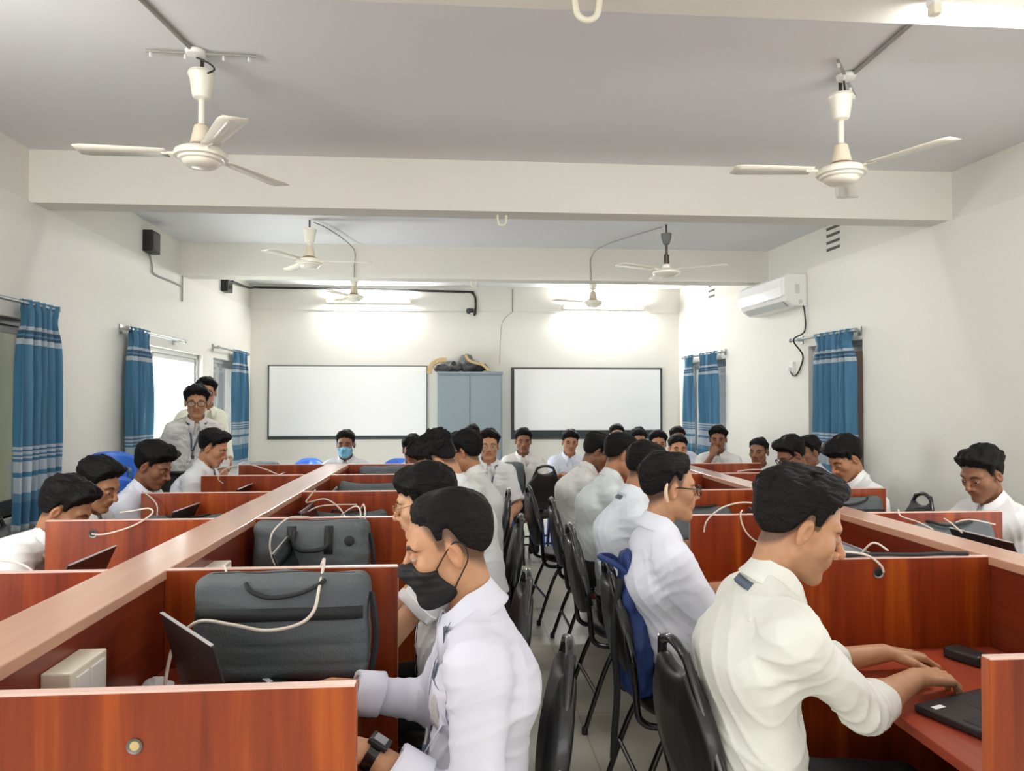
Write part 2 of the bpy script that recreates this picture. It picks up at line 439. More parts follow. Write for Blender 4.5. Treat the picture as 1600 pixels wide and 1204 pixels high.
# ------------------------------------------------------------------ people
def rotm(yaw, pitch, roll):
    """columns right, forward, up ; yaw>0 turns to the left, pitch>0 looks down, roll>0 tilts to the right"""
    return np.array((Matrix.Rotation(R(yaw), 3, 'Z') @ Matrix.Rotation(R(-pitch), 3, 'X') @ Matrix.Rotation(R(roll), 3, 'Y')), f32)

def ik(a, c, l1, l2, pole):
    a = Vector(a); c = Vector(c); d = c - a; L = d.length; mx = (l1 + l2) * .995
    if L > mx: c = a + d * (mx / L); d = c - a; L = mx
    L = max(L, abs(l1 - l2) + .02)
    x = (l1 * l1 - l2 * l2 + L * L) / (2 * L); h = math.sqrt(max(0, l1 * l1 - x * x))
    t = d.normalized(); p = Vector(pole); p = (p - t * p.dot(t)); p = p.normalized() if p.length > 1e-4 else t.orthogonal().normalized()
    return a + t * x + p * h, c

FING = [(.026, .088, (.042, .026, .021), .0085), (.008, .094, (.046, .029, .022), .009), (-.011, .09, (.042, .027, .021), .0085), (-.029, .08, (.033, .021, .018), .0075)]
def hand_bones(wr, d, n, side, curl, spread=1.0, thumb=1.0):
    """wr wrist, d towards the fingers, n out of the back of the hand, side +1 right hand. -> list of capsules"""
    d = Vector(d).normalized(); n = Vector(n); n = (n - d * n.dot(d)).normalized()
    s = d.cross(n) * -1 * side          # towards the thumb
    wr = Vector(wr); out = []
    for i, (so, lo, ph, r) in enumerate(FING):
        k = wr + d * lo + s * so
        out.append((wr + s * so * .55 + d * .012, k, .0155, .0115))
        ang = 0; p = k
        c = curl[i] if isinstance(curl, (list, tuple)) else curl
        fd = (d + s * so * 2.2 * spread).normalized()
        for j, l_ in enumerate(ph):
            ang += R(c * (1, 1.25, .8)[j])
            q = p + (fd * math.cos(ang) - n * math.sin(ang)) * l_
            out.append((p, q, r * (1, .93, .85)[j], r * (.93, .85, .74)[j])); p = q
    t0 = wr + s * .018 + d * .022 - n * .006
    t1 = t0 + (d * .75 + s * .66 - n * .2).normalized() * .042
    t2 = t1 + (d * .93 + s * .3 * thumb - n * .3).normalized() * .032
    t3 = t2 + (d * .97 - s * .05 - n * .3).normalized() * .026
    out += [(t0, t1, .0155, .012), (t1, t2, .0115, .0098), (t2, t3, .0098, .008)]
    return out

HY = [-.13, -.095, -.065, -.04, -.024, -.008, .003, .008, .022, .030, .046, .064, .08, .11]
HZ = [-.076, -.072, -.056, -.036, -.006, .028, .028, .006, .006, .034, .057, .071, .077, .079]

def head_sdf(q, P, fine=True, clean=False):
    """q in head coordinates: x right, y forward, z up, eye line at z=0"""
    a = q.copy(); a[:, 0] = np.abs(a[:, 0])
    jw = P['jaw']
    d = ell(q, (0, -.014, .036), (.0735, .094, .083))
    d = smin(d, ell(q, (0, .028, -.028), (.057 * jw, .058, .078)), .03)
    d = smin(d, cap(a, (.047 * jw, .002, -.056), (.012, .063, -.096), .017, .0165), .028)
    d = smin(d, ell(q, (0, .070, -.096), (.02, .016, .0155)), .016)
    d = smin(d, sph(a, (.043, .052, -.018), .021), .022)
    d = smin(d, cap(a, (.014, .079, .024), (.044, .066, .027), .0115, .010), .014)
    d = smax(d, -sph(a, (.034, .105, .004), .0185), .014)
    d = smin(d, ell(q, (0, .072, -.052), (.031, .0235, .022)), .016)
    if clean: return smin(d, cap(q, (0, .086, .012), (0, .102 , -.028), .007, .014), .02)
    nl = P['nose']
    d = smin(d, cap(q, (0, .083, .016), (0, .106 + nl, -.022), .0068, .0095), .010)
    d = smin(d, sph(q, (0, .1075 + nl, -.027), .0108), .007)
    d = smin(d, sph(a, (.0125, .093 + nl * .5, -.031), .0085), .007)
    d = smin(d, cap(a, (0, .0895, -.0475), (.021, .078, -.053), .0068, .0035), .005)
    d = smin(d, cap(a, (0, .0885, -.0605), (.018, .078, -.0565), .0080, .0035), .005)
    d = smax(d, -cap(a, (0, .0985, -.0535), (.022, .083, -.055), .0022), .004)
    # ears
    t = a - V(.074, -.012, -.004); c_, s_ = math.cos(.25), math.sin(.25)
    t = np.stack([t[:, 0] * math.cos(.35) + t[:, 1] * math.sin(.35), t[:, 1] * math.cos(.35) - t[:, 0] * math.sin(.35), t[:, 2]], 1)
    t = np.stack([t[:, 0], t[:, 1] * c_ - t[:, 2] * s_, t[:, 1] * s_ + t[:, 2] * c_], 1)
    er = smin(ell(t, (.004, 0, .004), (.0105, .0165, .0275)), ell(t, (.002, .003, -.019), (.008, .010, .0125)), .008)
    er = smax(er, -ell(t, (.0145, .003, .004), (.0078, .0095, .0175)), .004)
    d = smin(d, er, .006)
    return d

SKIN = {'m': (174, 124, 91), 'd': (142, 98, 72), 'l': (210, 164, 128), 'f': (190, 140, 105)}
def person(label, hip, face, head, hyaw=0, hpitch=8, hroll=0, lh=None, rh=None, lod=2, seat=.46, tone='m', hair=None, sleeve='short',
           stand=False, glasses=None, mask=None, curve=.03, shirt=(226, 228, 230), lanyard=None, beard=0, jaw=1.0, nose=0.0, size=1.0, eyelid=(8, -20),
           curl=(22, 24, 26, 30), lpole=None, rpole=None, ldir=None, rdir=None, lnorm=None, rnorm=None, legs=True, watch=None, w=1.0, pocket=False, feet=None,
           aid=False, shoes=True, pattern=False, group='students in white shirts', sh_yaw=0, face_full=None, lcuff=None):
    """hip, head and hand places are in world metres; face = heading of the body in degrees (0 = +x, 90 = +y)"""
    T0 = time.time()
    th = R(face - 90); cs, sn = math.cos(th), math.sin(th)
    hip = (hip[0], hip[1])
    def loc(p): dx, dy = p[0] - hip[0], p[1] - hip[1]; return Vector((dx * cs + dy * sn, -dx * sn + dy * cs, p[2]))
    H = dict(top=.022, side=.006, front=.008, fringe=0, messy=.006, fade=.5, m=M_hair, nape=0, curlf=60, line=0, fadeh=None)
    H.update(hair or {})
    P = dict(jaw=jaw, nose=nose)
    hc = np.array(loc(head), f32); RH = rotm(hyaw, hpitch, hroll)
    if face_full is not None: RH = rotm(face_full - face, hpitch, hroll)
    def hw(x, y, z): return Vector((hc + RH @ V(x, y, z) * size).tolist())
    p0 = Vector((0, 0, seat + .085)) if not stand else Vector((0, 0, .92))
    nb = (hw(0, -.045, -.150) * .45 + (Vector(hc.tolist()) + Vector((0, -.045, -.160))) * .55)
    sp = (nb - p0); L = sp.length; spd = sp.normalized()
    bk = Vector((0, -1, 0)); bk = (bk - spd * bk.dot(spd)).normalized()
    p1 = p0 + sp * .30 + bk * curve * .5; p2 = p0 + sp * .68 + bk * curve; p3 = p0 + sp * .88 + bk * curve * .55
    rt = Vector((math.cos(R(sh_yaw)), math.sin(R(sh_yaw)), 0)); fw = Vector((-rt.y, rt.x, 0))
    shc = p0 + sp * .885 + bk * curve * .3
    S = {}; arms = {}
    for sd, hd, pole, hdir, hn in ((-1, lh, lpole, ldir, lnorm), (1, rh, rpole, rdir, rnorm)):
        s0 = shc + rt * (.158 * w * sd) + fw * .012 - Vector((0, 0, .012))
        tgt = loc(hd) if hd is not None else (Vector((.13 * sd, .40, .80)) if not stand else s0 + Vector((.06 * sd, .05, -.53)))
        pl = loc((hip[0] + pole[0], hip[1] + pole[1], pole[2])) if pole is not None else (Vector((.55 * sd, -.35, -1)) if not stand else Vector((.4 * sd, -1, 0)))
        e, wr = ik(s0, tgt, .285, .255, pl)
        dd = (wr - e).normalized()
        if hdir is not None: hd_ = loc((hip[0] + hdir[0], hip[1] + hdir[1], hdir[2]))
        else: hd_ = (dd * .7 + Vector((0, .5, -dd.z * .7 - .05))) if not stand else dd
        hn_ = loc((hip[0] + hn[0], hip[1] + hn[1], hn[2])) if hn is not None else (Vector((.15 * sd, 0, 1)) if not stand else Vector((sd, 0, 0)))
        arms[sd] = (s0, e, wr, hand_bones(wr + dd * .012, hd_, hn_, sd, curl))
        S[sd] = s0
    def inv(p): return ((p - hc) @ RH) / size
    ex = 1.42 * w
    def torso(p, gr):
        q = p.copy(); q[:, 0] = q[:, 0] / ex
        A = [np.array((v.x / ex, v.y, v.z), f32) for v in (p0, p1, p2, p3)]
        d = cap(q, A[0], A[1], .112 + gr, .100 + gr)
        d = smin(d, cap(q, A[1], A[2], .100 + gr, .108 + gr), .05)
        d = smin(d, cap(q, A[2], A[3], .108 + gr, .075 + gr), .05)
        nk = nb + (Vector(hc.tolist()) - nb) * .12
        for sd in (-1, 1): d = smin(d, cap(p, nk, S[sd], .044 + gr, .050 + gr), .05)
        return d
    nk0 = nb - (Vector(hc.tolist()) - nb).normalized() * .03
    nk1 = hw(0, -.022, -.055)
    far = lod >= 3
    cuffs = {'short': (0, .82), 'elbow': (1, .2), 'rolled': (1, .42), 'long': (1, .93), 'roll34': (1, .72), 'tee': (0, .42)}[sleeve]
    def skin(p):
        d = torso(p, -.028)
        d = smin(d, cap(p, nk0, nk1, .054 * size, .05 * size), .03)
        for sd in (-1, 1):
            s0, e, wr, hb = arms[sd]
            da = smin(cap(p, s0, e, .036, .034 if cuffs[0] else .037), smin(cap(p, e, e + (wr - e) * .35, .036, .037), cap(p, e + (wr - e) * .35, wr, .037, .0255), .02), .02)
            near = ln(p - np.array(wr, f32)) < .26
            if near.any():
                pn = p[near]; dh = None
                for a, b, ra, rb in hb:
                    c = cap(pn, a, b, ra, rb); dh = c if dh is None else smin(dh, c, .0045 if not far else .003)
                da = da.copy(); da[near] = smin(da[near], dh, .014)
            d = smin(d, da, .02)
        r = ln(p - hc); m_ = r < .24
        out = d
        if m_.any():
            hd = head_sdf(inv(p[m_]), P, fine=lod < 3) * size
            out = d.copy(); out[m_] = smin(d[m_], hd, .018)
        far_m = ~m_
        out[far_m] = np.minimum(out[far_m], r[far_m] - .15)
        return out
    pts = [p0, p1, p2, p3, nb] + [x for a in arms.values() for x in a[:3]] + [b for a in arms.values() for b in [h_[1] for h_ in a[3]]]
    A = np.array([tuple(v) for v in pts], f32)
    lo = np.minimum(A.min(0) - .19, hc - .17); hi = np.maximum(A.max(0) + .19, hc + .17)
    base = np.array([lin(c) for c in SKIN[tone]], f32); hcol = np.array(H['m'].node_tree.nodes['Principled BSDF'].inputs['Base Color'].default_value[:3], f32)
    HZ2 = [z - (H['fringe'] - H['line'] if y > .03 else 0) - (H['nape'] if y < -.03 else 0) for y, z in zip(HY, HZ)]
    fh = H['fadeh'] if H['fadeh'] is not None else (.024 if H['side'] <= .006 else .006)
    HZ3 = [z + (fh if y < -.03 else fh * .75 if y < .035 else 0) for y, z in zip(HY, HZ2)]
    def tint(v):
        q = inv(v); a = np.abs(q[:, 0]); c = np.repeat(base[None], len(v), 0)
        c *= (1 + .05 * noise(v, 40, 1) + .03 * noise(v, 130, 2))[:, None]
        hd = ln(v - hc) < .2
        def mix(mask, col): c[:] = c * (1 - mask[:, None]) + col * mask[:, None]
        red = np.exp(-((q[:, 0] ** 2 + (q[:, 1] - .11) ** 2 + (q[:, 2] + .028) ** 2) / .0006)) * .35 + np.exp(-((a - .08) ** 2 / .0001 + (q[:, 1] + .01) ** 2 / .0006 + q[:, 2] ** 2 / .001)) * .3
        mix(np.where(hd, red, 0), base * V(1.02, .78, .72))
        if beard: mix(np.where(hd, beard * sstep(-.028, -.05, q[:, 2] + .2 * np.maximum(0, q[:, 1] - .06)) * sstep(-.02, .01, q[:, 1]) * sstep(-.125, -.11, q[:, 2]), 0), hcol * 1.4)
        if beard: mix(np.where(hd, .75 * min(1, beard * 1.6) * sstep(.03, .02, a) * sstep(.006, .003, np.abs(q[:, 2] + .042)) * sstep(.07, .08, q[:, 1]), 0), hcol * 1.4)
        mix(np.where(hd, .75 * sstep(.026, .018, a) * sstep(.0115, .006, np.abs(q[:, 2] + .0545)) * sstep(.076, .083, q[:, 1]), 0), base * V(.72, .48, .46))
        zb_ = .0245 + .003 * sstep(.012, .03, a) - .008 * sstep(.036, .052, a)
        th_ = .0052 - .003 * sstep(.03, .052, a) + (.0012 if far else 0)
        mix(np.where(hd, .92 * sstep(.013, .019, a) * sstep(.056, .050, a) * sstep(th_ + .0016, th_ - .0012, np.abs(q[:, 2] - zb_)) * sstep(.045, .055, q[:, 1]), 0), hcol)
        if far:
            mix(np.where(hd, .85 * (((a - .0325) / .0145) ** 2 + ((q[:, 2] - .002) / .0058) ** 2 < 1) * (q[:, 1] > .05), 0), hcol * 1.2)
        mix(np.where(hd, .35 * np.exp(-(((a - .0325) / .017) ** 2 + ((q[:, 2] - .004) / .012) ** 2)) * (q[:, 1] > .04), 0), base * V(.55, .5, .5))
        zb = np.interp(q[:, 1], HY, HZ2)
        mix(np.where(hd, .9 * H['fade'] * sstep(-.014, max(.004, fh * .6), q[:, 2] - zb) * (a < .077) * ((q[:, 1] < .012) | (q[:, 1] > .03) | (q[:, 2] > zb)), 0), hcol * 1.3)
        return np.clip(c, 0, 1)
    hs = (.0031, .0042, .0055, .0068)[min(lod, 4) - 1]
    body = sdf_obj('person', skin, lo, hi, hs, M_skin, None, tint, .004)
    body.location = (hip[0], hip[1], 0); body.rotation_euler = (0, 0, th)
    tag(body, label, 'person', group)
    # hair
    top, side, front, ms, cf = H['top'], H['side'], H['front'], H['messy'], H['curlf']
    def hairf(p):
        q = inv(p)
        d = ell(q, (0, -.014, .036), (.0735, .094, .083))
        s = sstep(.02, .088, q[:, 2]); fr = sstep(-.01, .08, q[:, 1]) * sstep(.04, .07, q[:, 2])
        n1 = noise(q, (cf, cf * .45, cf), 0); n2 = noise(q, (cf * 2.6, cf * .9, cf * 2.6), 1)
        t = side + (top - side) * s + front * fr + ms * (.7 * n1 + .45 * n2) * (.25 + .75 * s)
        zb = np.interp(q[:, 1], HY, HZ3).astype(f32) + .006 * n2 * (q[:, 1] > .03) + .003 * n1
        edge = (zb - q[:, 2]) * .75
        t = t * sstep(-.006, .024 + .02 * fr, q[:, 2] - zb) + .0010
        return smax(d - t, edge, .008) * size
    tp = hw(0, 0, .05)
    sdf_obj('hair', hairf, np.array(tp, f32) - .185, np.array(tp, f32) + .185, hs * 1.15, H['m'], body, None, .02)
    # eyes
    if lod < 3:
        for sd in (-1, 1):
            m_ = MB(); bm = bmesh.new(); bmesh.ops.create_uvsphere(bm, u_segments=20, v_segments=14, radius=.0128 * size)
            dirn = Vector((RH @ V(.12 * sd, .95, -.3)).tolist()).normalized()
            bm.verts.index_update()
            vs = [v.co.copy() for v in bm.verts]
            rotq = Vector((0, 0, 1)).rotation_difference(dirn)
            vs = [rotq @ v for v in vs]
            e = hw(.0325 * sd, .0735, .003)
            k = 0
            for f in bm.faces:
                c = rotq @ f.calc_center_median(); m_.mi.append(1 if c.normalized().dot(dirn) > .86 else 0); m_.f.append([v.index for v in f.verts])
            m_.v = [tuple(v + e) for v in vs]; bm.free()
            eo = m_.build('eye', [M_eyew, M_iris], body, smooth=True)
            # lids: two skin-coloured shells hinged on the left-right axis of the eye
            rr = .0139 * size; NA, NB = 14, 10; lid_up, lid_lo = eyelid
            vs = []; fs = []
            for (a0, a1) in ((lid_up, 118), (-118, lid_lo)):
                k = len(vs)
                for ia in range(NA + 1):
                    t = R(a0 + (a1 - a0) * ia / NA)
                    for ib in range(NB + 1):
                        u_ = math.cos(PI * ib / NB); s_ = math.sin(PI * ib / NB)
                        vs.append(e + Vector((RH @ V(rr * u_, rr * s_ * math.cos(t), rr * s_ * math.sin(t))).tolist()))
                fs += [[k + a_ * (NB + 1) + b_, k + a_ * (NB + 1) + b_ + 1, k + (a_ + 1) * (NB + 1) + b_ + 1, k + (a_ + 1) * (NB + 1) + b_] for a_ in range(NA) for b_ in range(NB)]
            np_mesh('eyelids', np.array([tuple(v) for v in vs], f32), np.array(fs, np.int32), M_skin, eo, np.repeat((base * V(.86, .82, .82))[None], len(vs), 0))
    # shirt
    cuffs = {'short': (0, .82), 'elbow': (1, .2), 'rolled': (1, .42), 'long': (1, .93), 'roll34': (1, .72), 'tee': (0, .42)}[sleeve]
    amp = (.0145, .0135, .0115, .009)[min(lod, 4) - 1]
    cu = {}
    for sd in (-1, 1):
        s0, e, wr, _ = arms[sd]
        fr_ = lcuff if (lcuff and sd < 0) else cuffs[1]
        cu[sd] = s0 + (e - s0) * fr_ if cuffs[0] == 0 else e + (wr - e) * fr_
    upd = (Vector(hc.tolist()) - nb).normalized(); nplane = nb + upd * .028
    fwn = Vector((0, 1, 0)); pn = (upd * .9 + fwn * .34).normalized()
    def shirtf(p, raw=False):
        d = torso(p, .004)
        # gathered belly of cloth over the belt
        for sd in (-1, 1):
            s0, e, wr, _ = arms[sd]; c = cu[sd]
            if cuffs[0] == 0:
                da = cap(p, s0, c, .058, .063)
                ax = (e - s0).normalized()
            else:
                da = smin(cap(p, s0, e, .058, .052), cap(p, e, c, .052, .046), .025)
                ax = (wr - e).normalized()
            cut = (p - np.array(c, f32)) @ np.array(ax, f32) - .012
            nearc = ln(p - np.array(c, f32)) < .2
            cut = np.where(nearc, cut, -1)
            da = smax(da, cut, .003)
            d = smin(d, da, .05)
        if raw: return d
        # folds: long diagonal creases over the back and chest, rings of crush at the elbows and armpits, blousing at the waist
        n0 = noise(p, (7, 7, 7), 0); n1 = noise(p, (5, 5.5, 6), 1); n2 = noise(p, (6, 5, 5), 3); n3 = noise(p, (17, 17, 17), 2)
        u1 = p @ V(.55, .40, .75); u2 = p @ V(-.6, .35, .72)
        c1 = (1 - np.abs(np.sin(u1 * (PI / .062) + 2.6 * n0))) ** 2.5 * sstep(-.15, .55, n1)
        c2 = (1 - np.abs(np.sin(u2 * (PI / .075) + 2.4 * n0 + 1))) ** 2.5 * sstep(-.15, .55, n2)
        el = np.zeros(len(p), f32); c3 = np.zeros(len(p), f32)
        for sd in (-1, 1):
            s0, e, wr, _ = arms[sd]
            for o_, ax, wdt, per in ((e, (wr - e).normalized(), .085, .03), (s0 * .75 + p2 * .25, (e - s0).normalized(), .10, .042)):
                q = p - np.array(o_, f32); g_ = np.exp(-((q * q).sum(-1) / wdt ** 2)); t_ = q @ np.array(ax, f32)
                c3 = np.maximum(c3, g_ * (1 - np.abs(np.sin(t_ * (PI / per) + 2.2 * n0 + .7 * n3))) ** 1.8); el = np.maximum(el, g_)
        wa = sstep(p2.z - .04, p0.z + .02, p[:, 2])
        d = d - amp * (.42 * np.maximum(c1, c2) * (.65 + .5 * wa) + .75 * c3 + .22 * n0 + .16 * n3 * (.3 + wa + el))
        d = smax(d, (p - np.array(nplane, f32)) @ np.array(pn, f32), .004)
        d = smax(d, (p0.z + .035) - p[:, 2], .004)
        return d
    scol = np.array([lin(c) for c in shirt], f32)
    def stint(v):
        c = np.repeat(scol[None], len(v), 0)
        if pattern:
            k = sstep(.25, .5, noise(v, (55, 55, 90), 1)) * .16 + .12 * sstep(.3, .6, noise(v, (25, 25, 60), 2))
            c = c * (1 - k[:, None])
        return c
    sh = sdf_obj('shirt', shirtf, lo, hi, (.0058, .0072, .009, .011)[min(lod, 4) - 1], M_shirt, body, stint, .032)
    cm = MATS.get('shirt_%d_%d_%d' % shirt) or mat('shirt_%d_%d_%d' % shirt, rgb(*shirt), .8, spec=.2)
    # collar: stand and folded fall, open at the throat
    cb = nb + upd * .012; zx = upd; xx = Vector((1, 0, 0)); xx = (xx - zx * xx.dot(zx)).normalized(); yy = zx.cross(xx)
    mb = MB(); N = 40; rows = []
    for i in range(N + 1):
        f = -1 + 2 * i / N; a = -PI / 2 + f * (PI - .20) + PI  # 0 at the back
        a = PI / 2 + PI + f * (PI - .22)
        fr = max(0, math.cos(f * PI + PI))            # 1 at the throat
        g = abs(f) ** 4.5
        def pt(r_, h_, o=0): return cb + xx * (math.cos(a) * r_ * 1.04) + yy * (math.sin(a) * r_ * 1.03 + .004 + o) + zx * h_
        top_h = .048 - .030 * fr ** 1.3
        rows.append([pt(.062, -.012 - .01 * fr), pt(.060, top_h), pt(.063, top_h + .003), pt(.074 + .012 * g, .012 - .018 * fr), pt(.083 + .030 * g, -.006 - .022 * fr - .052 * g)])
    vs = [v for r_ in rows for v in r_]
    mb.add(vs, [[i * 5 + j, i * 5 + j + 1, (i + 1) * 5 + j + 1, (i + 1) * 5 + j] for i in range(N) for j in range(4)])
    co = mb.build('collar', cm, sh, smooth=True)
    so = co.modifiers.new('thick', 'SOLIDIFY'); so.thickness = .0025; so.offset = 0
    # cuffs / hem bands
    if lod < 3:
        for sd in (-1, 1):
            s0, e, wr, _ = arms[sd]; ax = (wr - e).normalized() if cuffs[0] else (e - s0).normalized()
            c = cu[sd]; r0 = .047 if cuffs[0] else .064
            mb = MB(); u = ax.orthogonal().normalized(); b = ax.cross(u)
            wd = .058 if sleeve in ('rolled', 'roll34', 'long') else .045 if sleeve == 'elbow' else .02
            prof = [(-wd, r0 + .004), (-wd + .004, r0 + .008), (-.006 - wd * .5, r0 + .0085), (.008, r0 + .0075), (.013, r0 + .003), (.011, r0 - .006), (-.01, r0 - .009)]
            vs = []; SG = 28
            for h_, r_ in prof:
                for j in range(SG):
                    t = 2 * PI * j / SG; rr = r_ * (1 + .035 * math.sin(3 * t + h_ * 60) + .02 * math.sin(7 * t + h_ * 120))
                    vs.append(c + ax * (h_ + .004 * math.sin(2 * t + 1)) + (u * math.cos(t) + b * math.sin(t)) * rr)
            mb.add(vs, [[i * SG + j, i * SG + (j + 1) % SG, (i + 1) * SG + (j + 1) % SG, (i + 1) * SG + j] for i in range(len(prof) - 1) for j in range(SG)])
            mb.build('cuff', cm, sh, smooth=True)
        # placket with buttons down the front of the shirt
        def drop(p, d, n=26):
            p = np.array(p, f32); d = np.array(d, f32)
            for _ in range(n): p = p + d * float(shirtf(p[None])[0])
            return Vector(p.tolist())
        def onshirt(p, gap=.0025):
            p = np.array(p, f32)
            for _ in range(14):
                v0 = float(shirtf(p[None])[0]); e_ = .004
                g = np.array([float(shirtf((p + V(*(e_ if k == j else 0 for k in range(3))))[None])[0]) - v0 for j in range(3)], f32)
                gl = np.linalg.norm(g)
                if gl < 1e-6: break
                p = p - g / gl * (v0 - gap) * .8
            return Vector(p.tolist()), Vector((g / max(gl, 1e-6)).tolist())
        mb = MB(); bts = []; row = []
        for i in range(15):
            t = i / 14; c = (nb + fw * .06 - upd * .02) * (1 - t) + (p0 + fw * .15 + Vector((0, 0, .12))) * t + fw * .06 * math.sin(PI * t)
            l_, _n = onshirt(c - rt * .015, .002); r_, _n2 = onshirt(c + rt * .015, .002)
            row.append((l_, r_))
            if i % 3 == 2:
                o_, n_ = onshirt(c, .003); q_ = Vector((0, 0, 1)).rotation_difference(n_).to_matrix().to_4x4(); q_.translation = o_; bt = MB(); bts.append(bt)
                bt.prism([(.0052 * math.cos(k * PI / 5), .0052 * math.sin(k * PI / 5)) for k in range(10)], .002, q_)
        vs = [x for r_ in row for x in r_]; mb.add(vs, [[2 * i, 2 * i + 1, 2 * i + 3, 2 * i + 2] for i in range(14)])
        pk = None if lanyard == 'nape' else mb.build('placket', cm, sh, smooth=True)
        if pk:
            so = pk.modifiers.new('thick', 'SOLIDIFY'); so.thickness = .002; so.offset = 1
            for b_ in bts: b_.build('button', M_white, sh)
        if pocket:
            mb = MB(); pts_ = []
            for i in range(6):
                for j in range(6):
                    u = i / 5 - .5; v = j / 5
                    c = p2 * .75 + p3 * .25 + fw * .13 - rt * (.085 + u * .1) - spd * (.0 + v * .11 - .018 * (1 - abs(u) * 2) * (v - .5))
                    pts_.append(onshirt(c, .0025)[0])
            mb.add(pts_, [[i * 6 + j, i * 6 + j + 1, (i + 1) * 6 + j + 1, (i + 1) * 6 + j] for i in range(5) for j in range(5)])
            o_ = mb.build('pocket', cm, sh, smooth=True); so = o_.modifiers.new('thick', 'SOLIDIFY'); so.thickness = .002; so.offset = 1
            # round badge on the pocket
            o_, n_ = onshirt(p2 * .75 + p3 * .25 + fw * .13 - rt * .085 - spd * .055, .005)
            mb = MB(); vs_ = []
            for r_ in (0, .5, 1):
                for k in range(16):
                    a = 2 * PI * k / 16
                    vs_.append(onshirt(o_ + rt * .024 * r_ * math.cos(a) + Vector((0, 0, .032 * r_ * math.sin(a))), .0055)[0])
            mb.add(vs_, [[i * 16 + j, i * 16 + (j + 1) % 16, (i + 1) * 16 + (j + 1) % 16, (i + 1) * 16 + j] for i in (0, 1) for j in range(16)])
            mb.build('pocket_badge', M_badge, sh, smooth=True)
    else:
        onshirt = None
    # lanyard: ribbon round the neck under the collar, down the chest
    if lanyard and lod < 5:
        def push(p, gap):
            p = np.array(p, f32)
            for _ in range(10):
                v0 = float(shirtf(p[None], True)[0]); e_ = .005
                g = np.array([float(shirtf((p + V(*(e_ if k == j else 0 for k in range(3))))[None], True)[0]) - v0 for j in range(3)], f32); gl = np.linalg.norm(g) + 1e-6
                p = p - g / gl * (v0 - gap) * .8
            return Vector(p.tolist()), Vector((g / gl).tolist())
        end = p2 * .45 + p1 * .55 + fw * .13
        pathc = []
        for f in np.linspace(-1, 1, 23):
            a = PI * 1.5 + f * PI * .80
            pathc.append(cb + xx * math.cos(a) * .083 + yy * (math.sin(a) * .085) - zx * (.006 if lanyard != 'nape' else .024))
        L_ = [end * (1 - t) + pathc[0] * t + fw * .05 * math.sin(PI * t) - rt * (.004) for t in np.linspace(0, .93, 9)]
        R_ = [pathc[-1] * (1 - t) + end * t + fw * .05 * math.sin(PI * t) + rt * .004 for t in np.linspace(.07, 1, 9)]
        row = []
        if lanyard == 'nape': src = [p_ * 1.0 for p_ in pathc[8:15]]
        else: src = L_ + pathc[:3] + pathc[-3:] + R_
        pl_ = [push(p_, .006 if lanyard != 'nape' else .003) for p_ in src]
        for i, (p_, n_) in enumerate(pl_):
            a = pl_[max(i - 1, 0)][0]; b = pl_[min(i + 1, len(pl_) - 1)][0]; t_ = (b - a).normalized(); s_ = t_.cross(n_).normalized()
            hw_ = .0075 if lanyard != 'nape' else .011
            row.append((p_ - s_ * hw_, p_ + s_ * hw_))
        mb = MB(); mb.add([x for r_ in row for x in r_], [[2 * i, 2 * i + 1, 2 * i + 3, 2 * i + 2] for i in range(len(row) - 1) if lanyard == 'nape' or i != 11])
        lo_ = mb.build('lanyard', M_lan, body, smooth=True); so = lo_.modifiers.new('thick', 'SOLIDIFY'); so.thickness = .002; so.offset = 0
        if lanyard == 'full':
            e_, n_ = pl_[0]
            mm = Matrix.Translation(e_ + n_ * .008) @ Vector((0, 1, 0)).rotation_difference(n_).to_matrix().to_4x4()
            MB().box(-.0065, .0065, -.003, .003, -.045, .0, .001, mm).build('clip', M_steel, lo_)
            MB().box(-.012, .012, -.004, .004, -.10, -.035, .002, mm).build('card_holder', M_lan, lo_)
    # trousers, belt, shoes
    if legs:
        if feet is None: feet = [(-.10, .34), (.10, .34)] if not stand else [(-.1, 0), (.1, 0)]
        lg = {}
        for sd, ft in zip((-1, 1), feet):
            h0 = p0 + Vector((.088 * sd, .01, -.03))
            an = Vector((ft[0], ft[1], .085))
            k, an = ik(h0, an, .42, .42, (0.12 * sd, 1, .9) if not stand else (0, 1, 0))
            lg[sd] = (h0, k, an)
        def trf(p):
            q = p.copy(); q[:, 0] /= ex
            d = cap(q, (0, 0, p0.z - .04), (0, p1.y * .2, p0.z + .03), .112, .112)
            for sd in (-1, 1):
                h0, k, an = lg[sd]
                dl = smin(cap(p, h0, k, .086, .062), cap(p, k, an, .062, .05), .03)
                dl = smax(dl, .075 - p[:, 2] if not stand else .03 - p[:, 2], .004)
                d = smin(d, dl, .03)
            d = d - .004 * noise(p, (22, 22, 30), 1)
            return smax(d, p[:, 2] - (p0.z + .055), .004)
        LP = np.array([tuple(v) for a in lg.values() for v in a] + [tuple(p0)], f32)
        sdf_obj('trousers', trf, LP.min(0) - .2, LP.max(0) + .2, .0095 if lod < 3 else .014, M_trouser, body, None, .01)
        if lod < 3:
            mb = MB(); pth = [(math.cos(a) * .118 * ex, math.sin(a) * .118 + p1.y * .2, p0.z + .042) for a in np.linspace(0, 2 * PI, 33)[:-1]]
            vs = []; 
            for x, y, z in pth: vs += [(x, y, z - .015), (x, y, z + .015)]
            mb.add(vs, [[2 * i, 2 * i + 1, (2 * i + 3) % 64, (2 * i + 2) % 64] for i in range(32)])
            o_ = mb.build('belt', M_belt, body, smooth=True); so = o_.modifiers.new('thick', 'SOLIDIFY'); so.thickness = .004; so.offset = 1
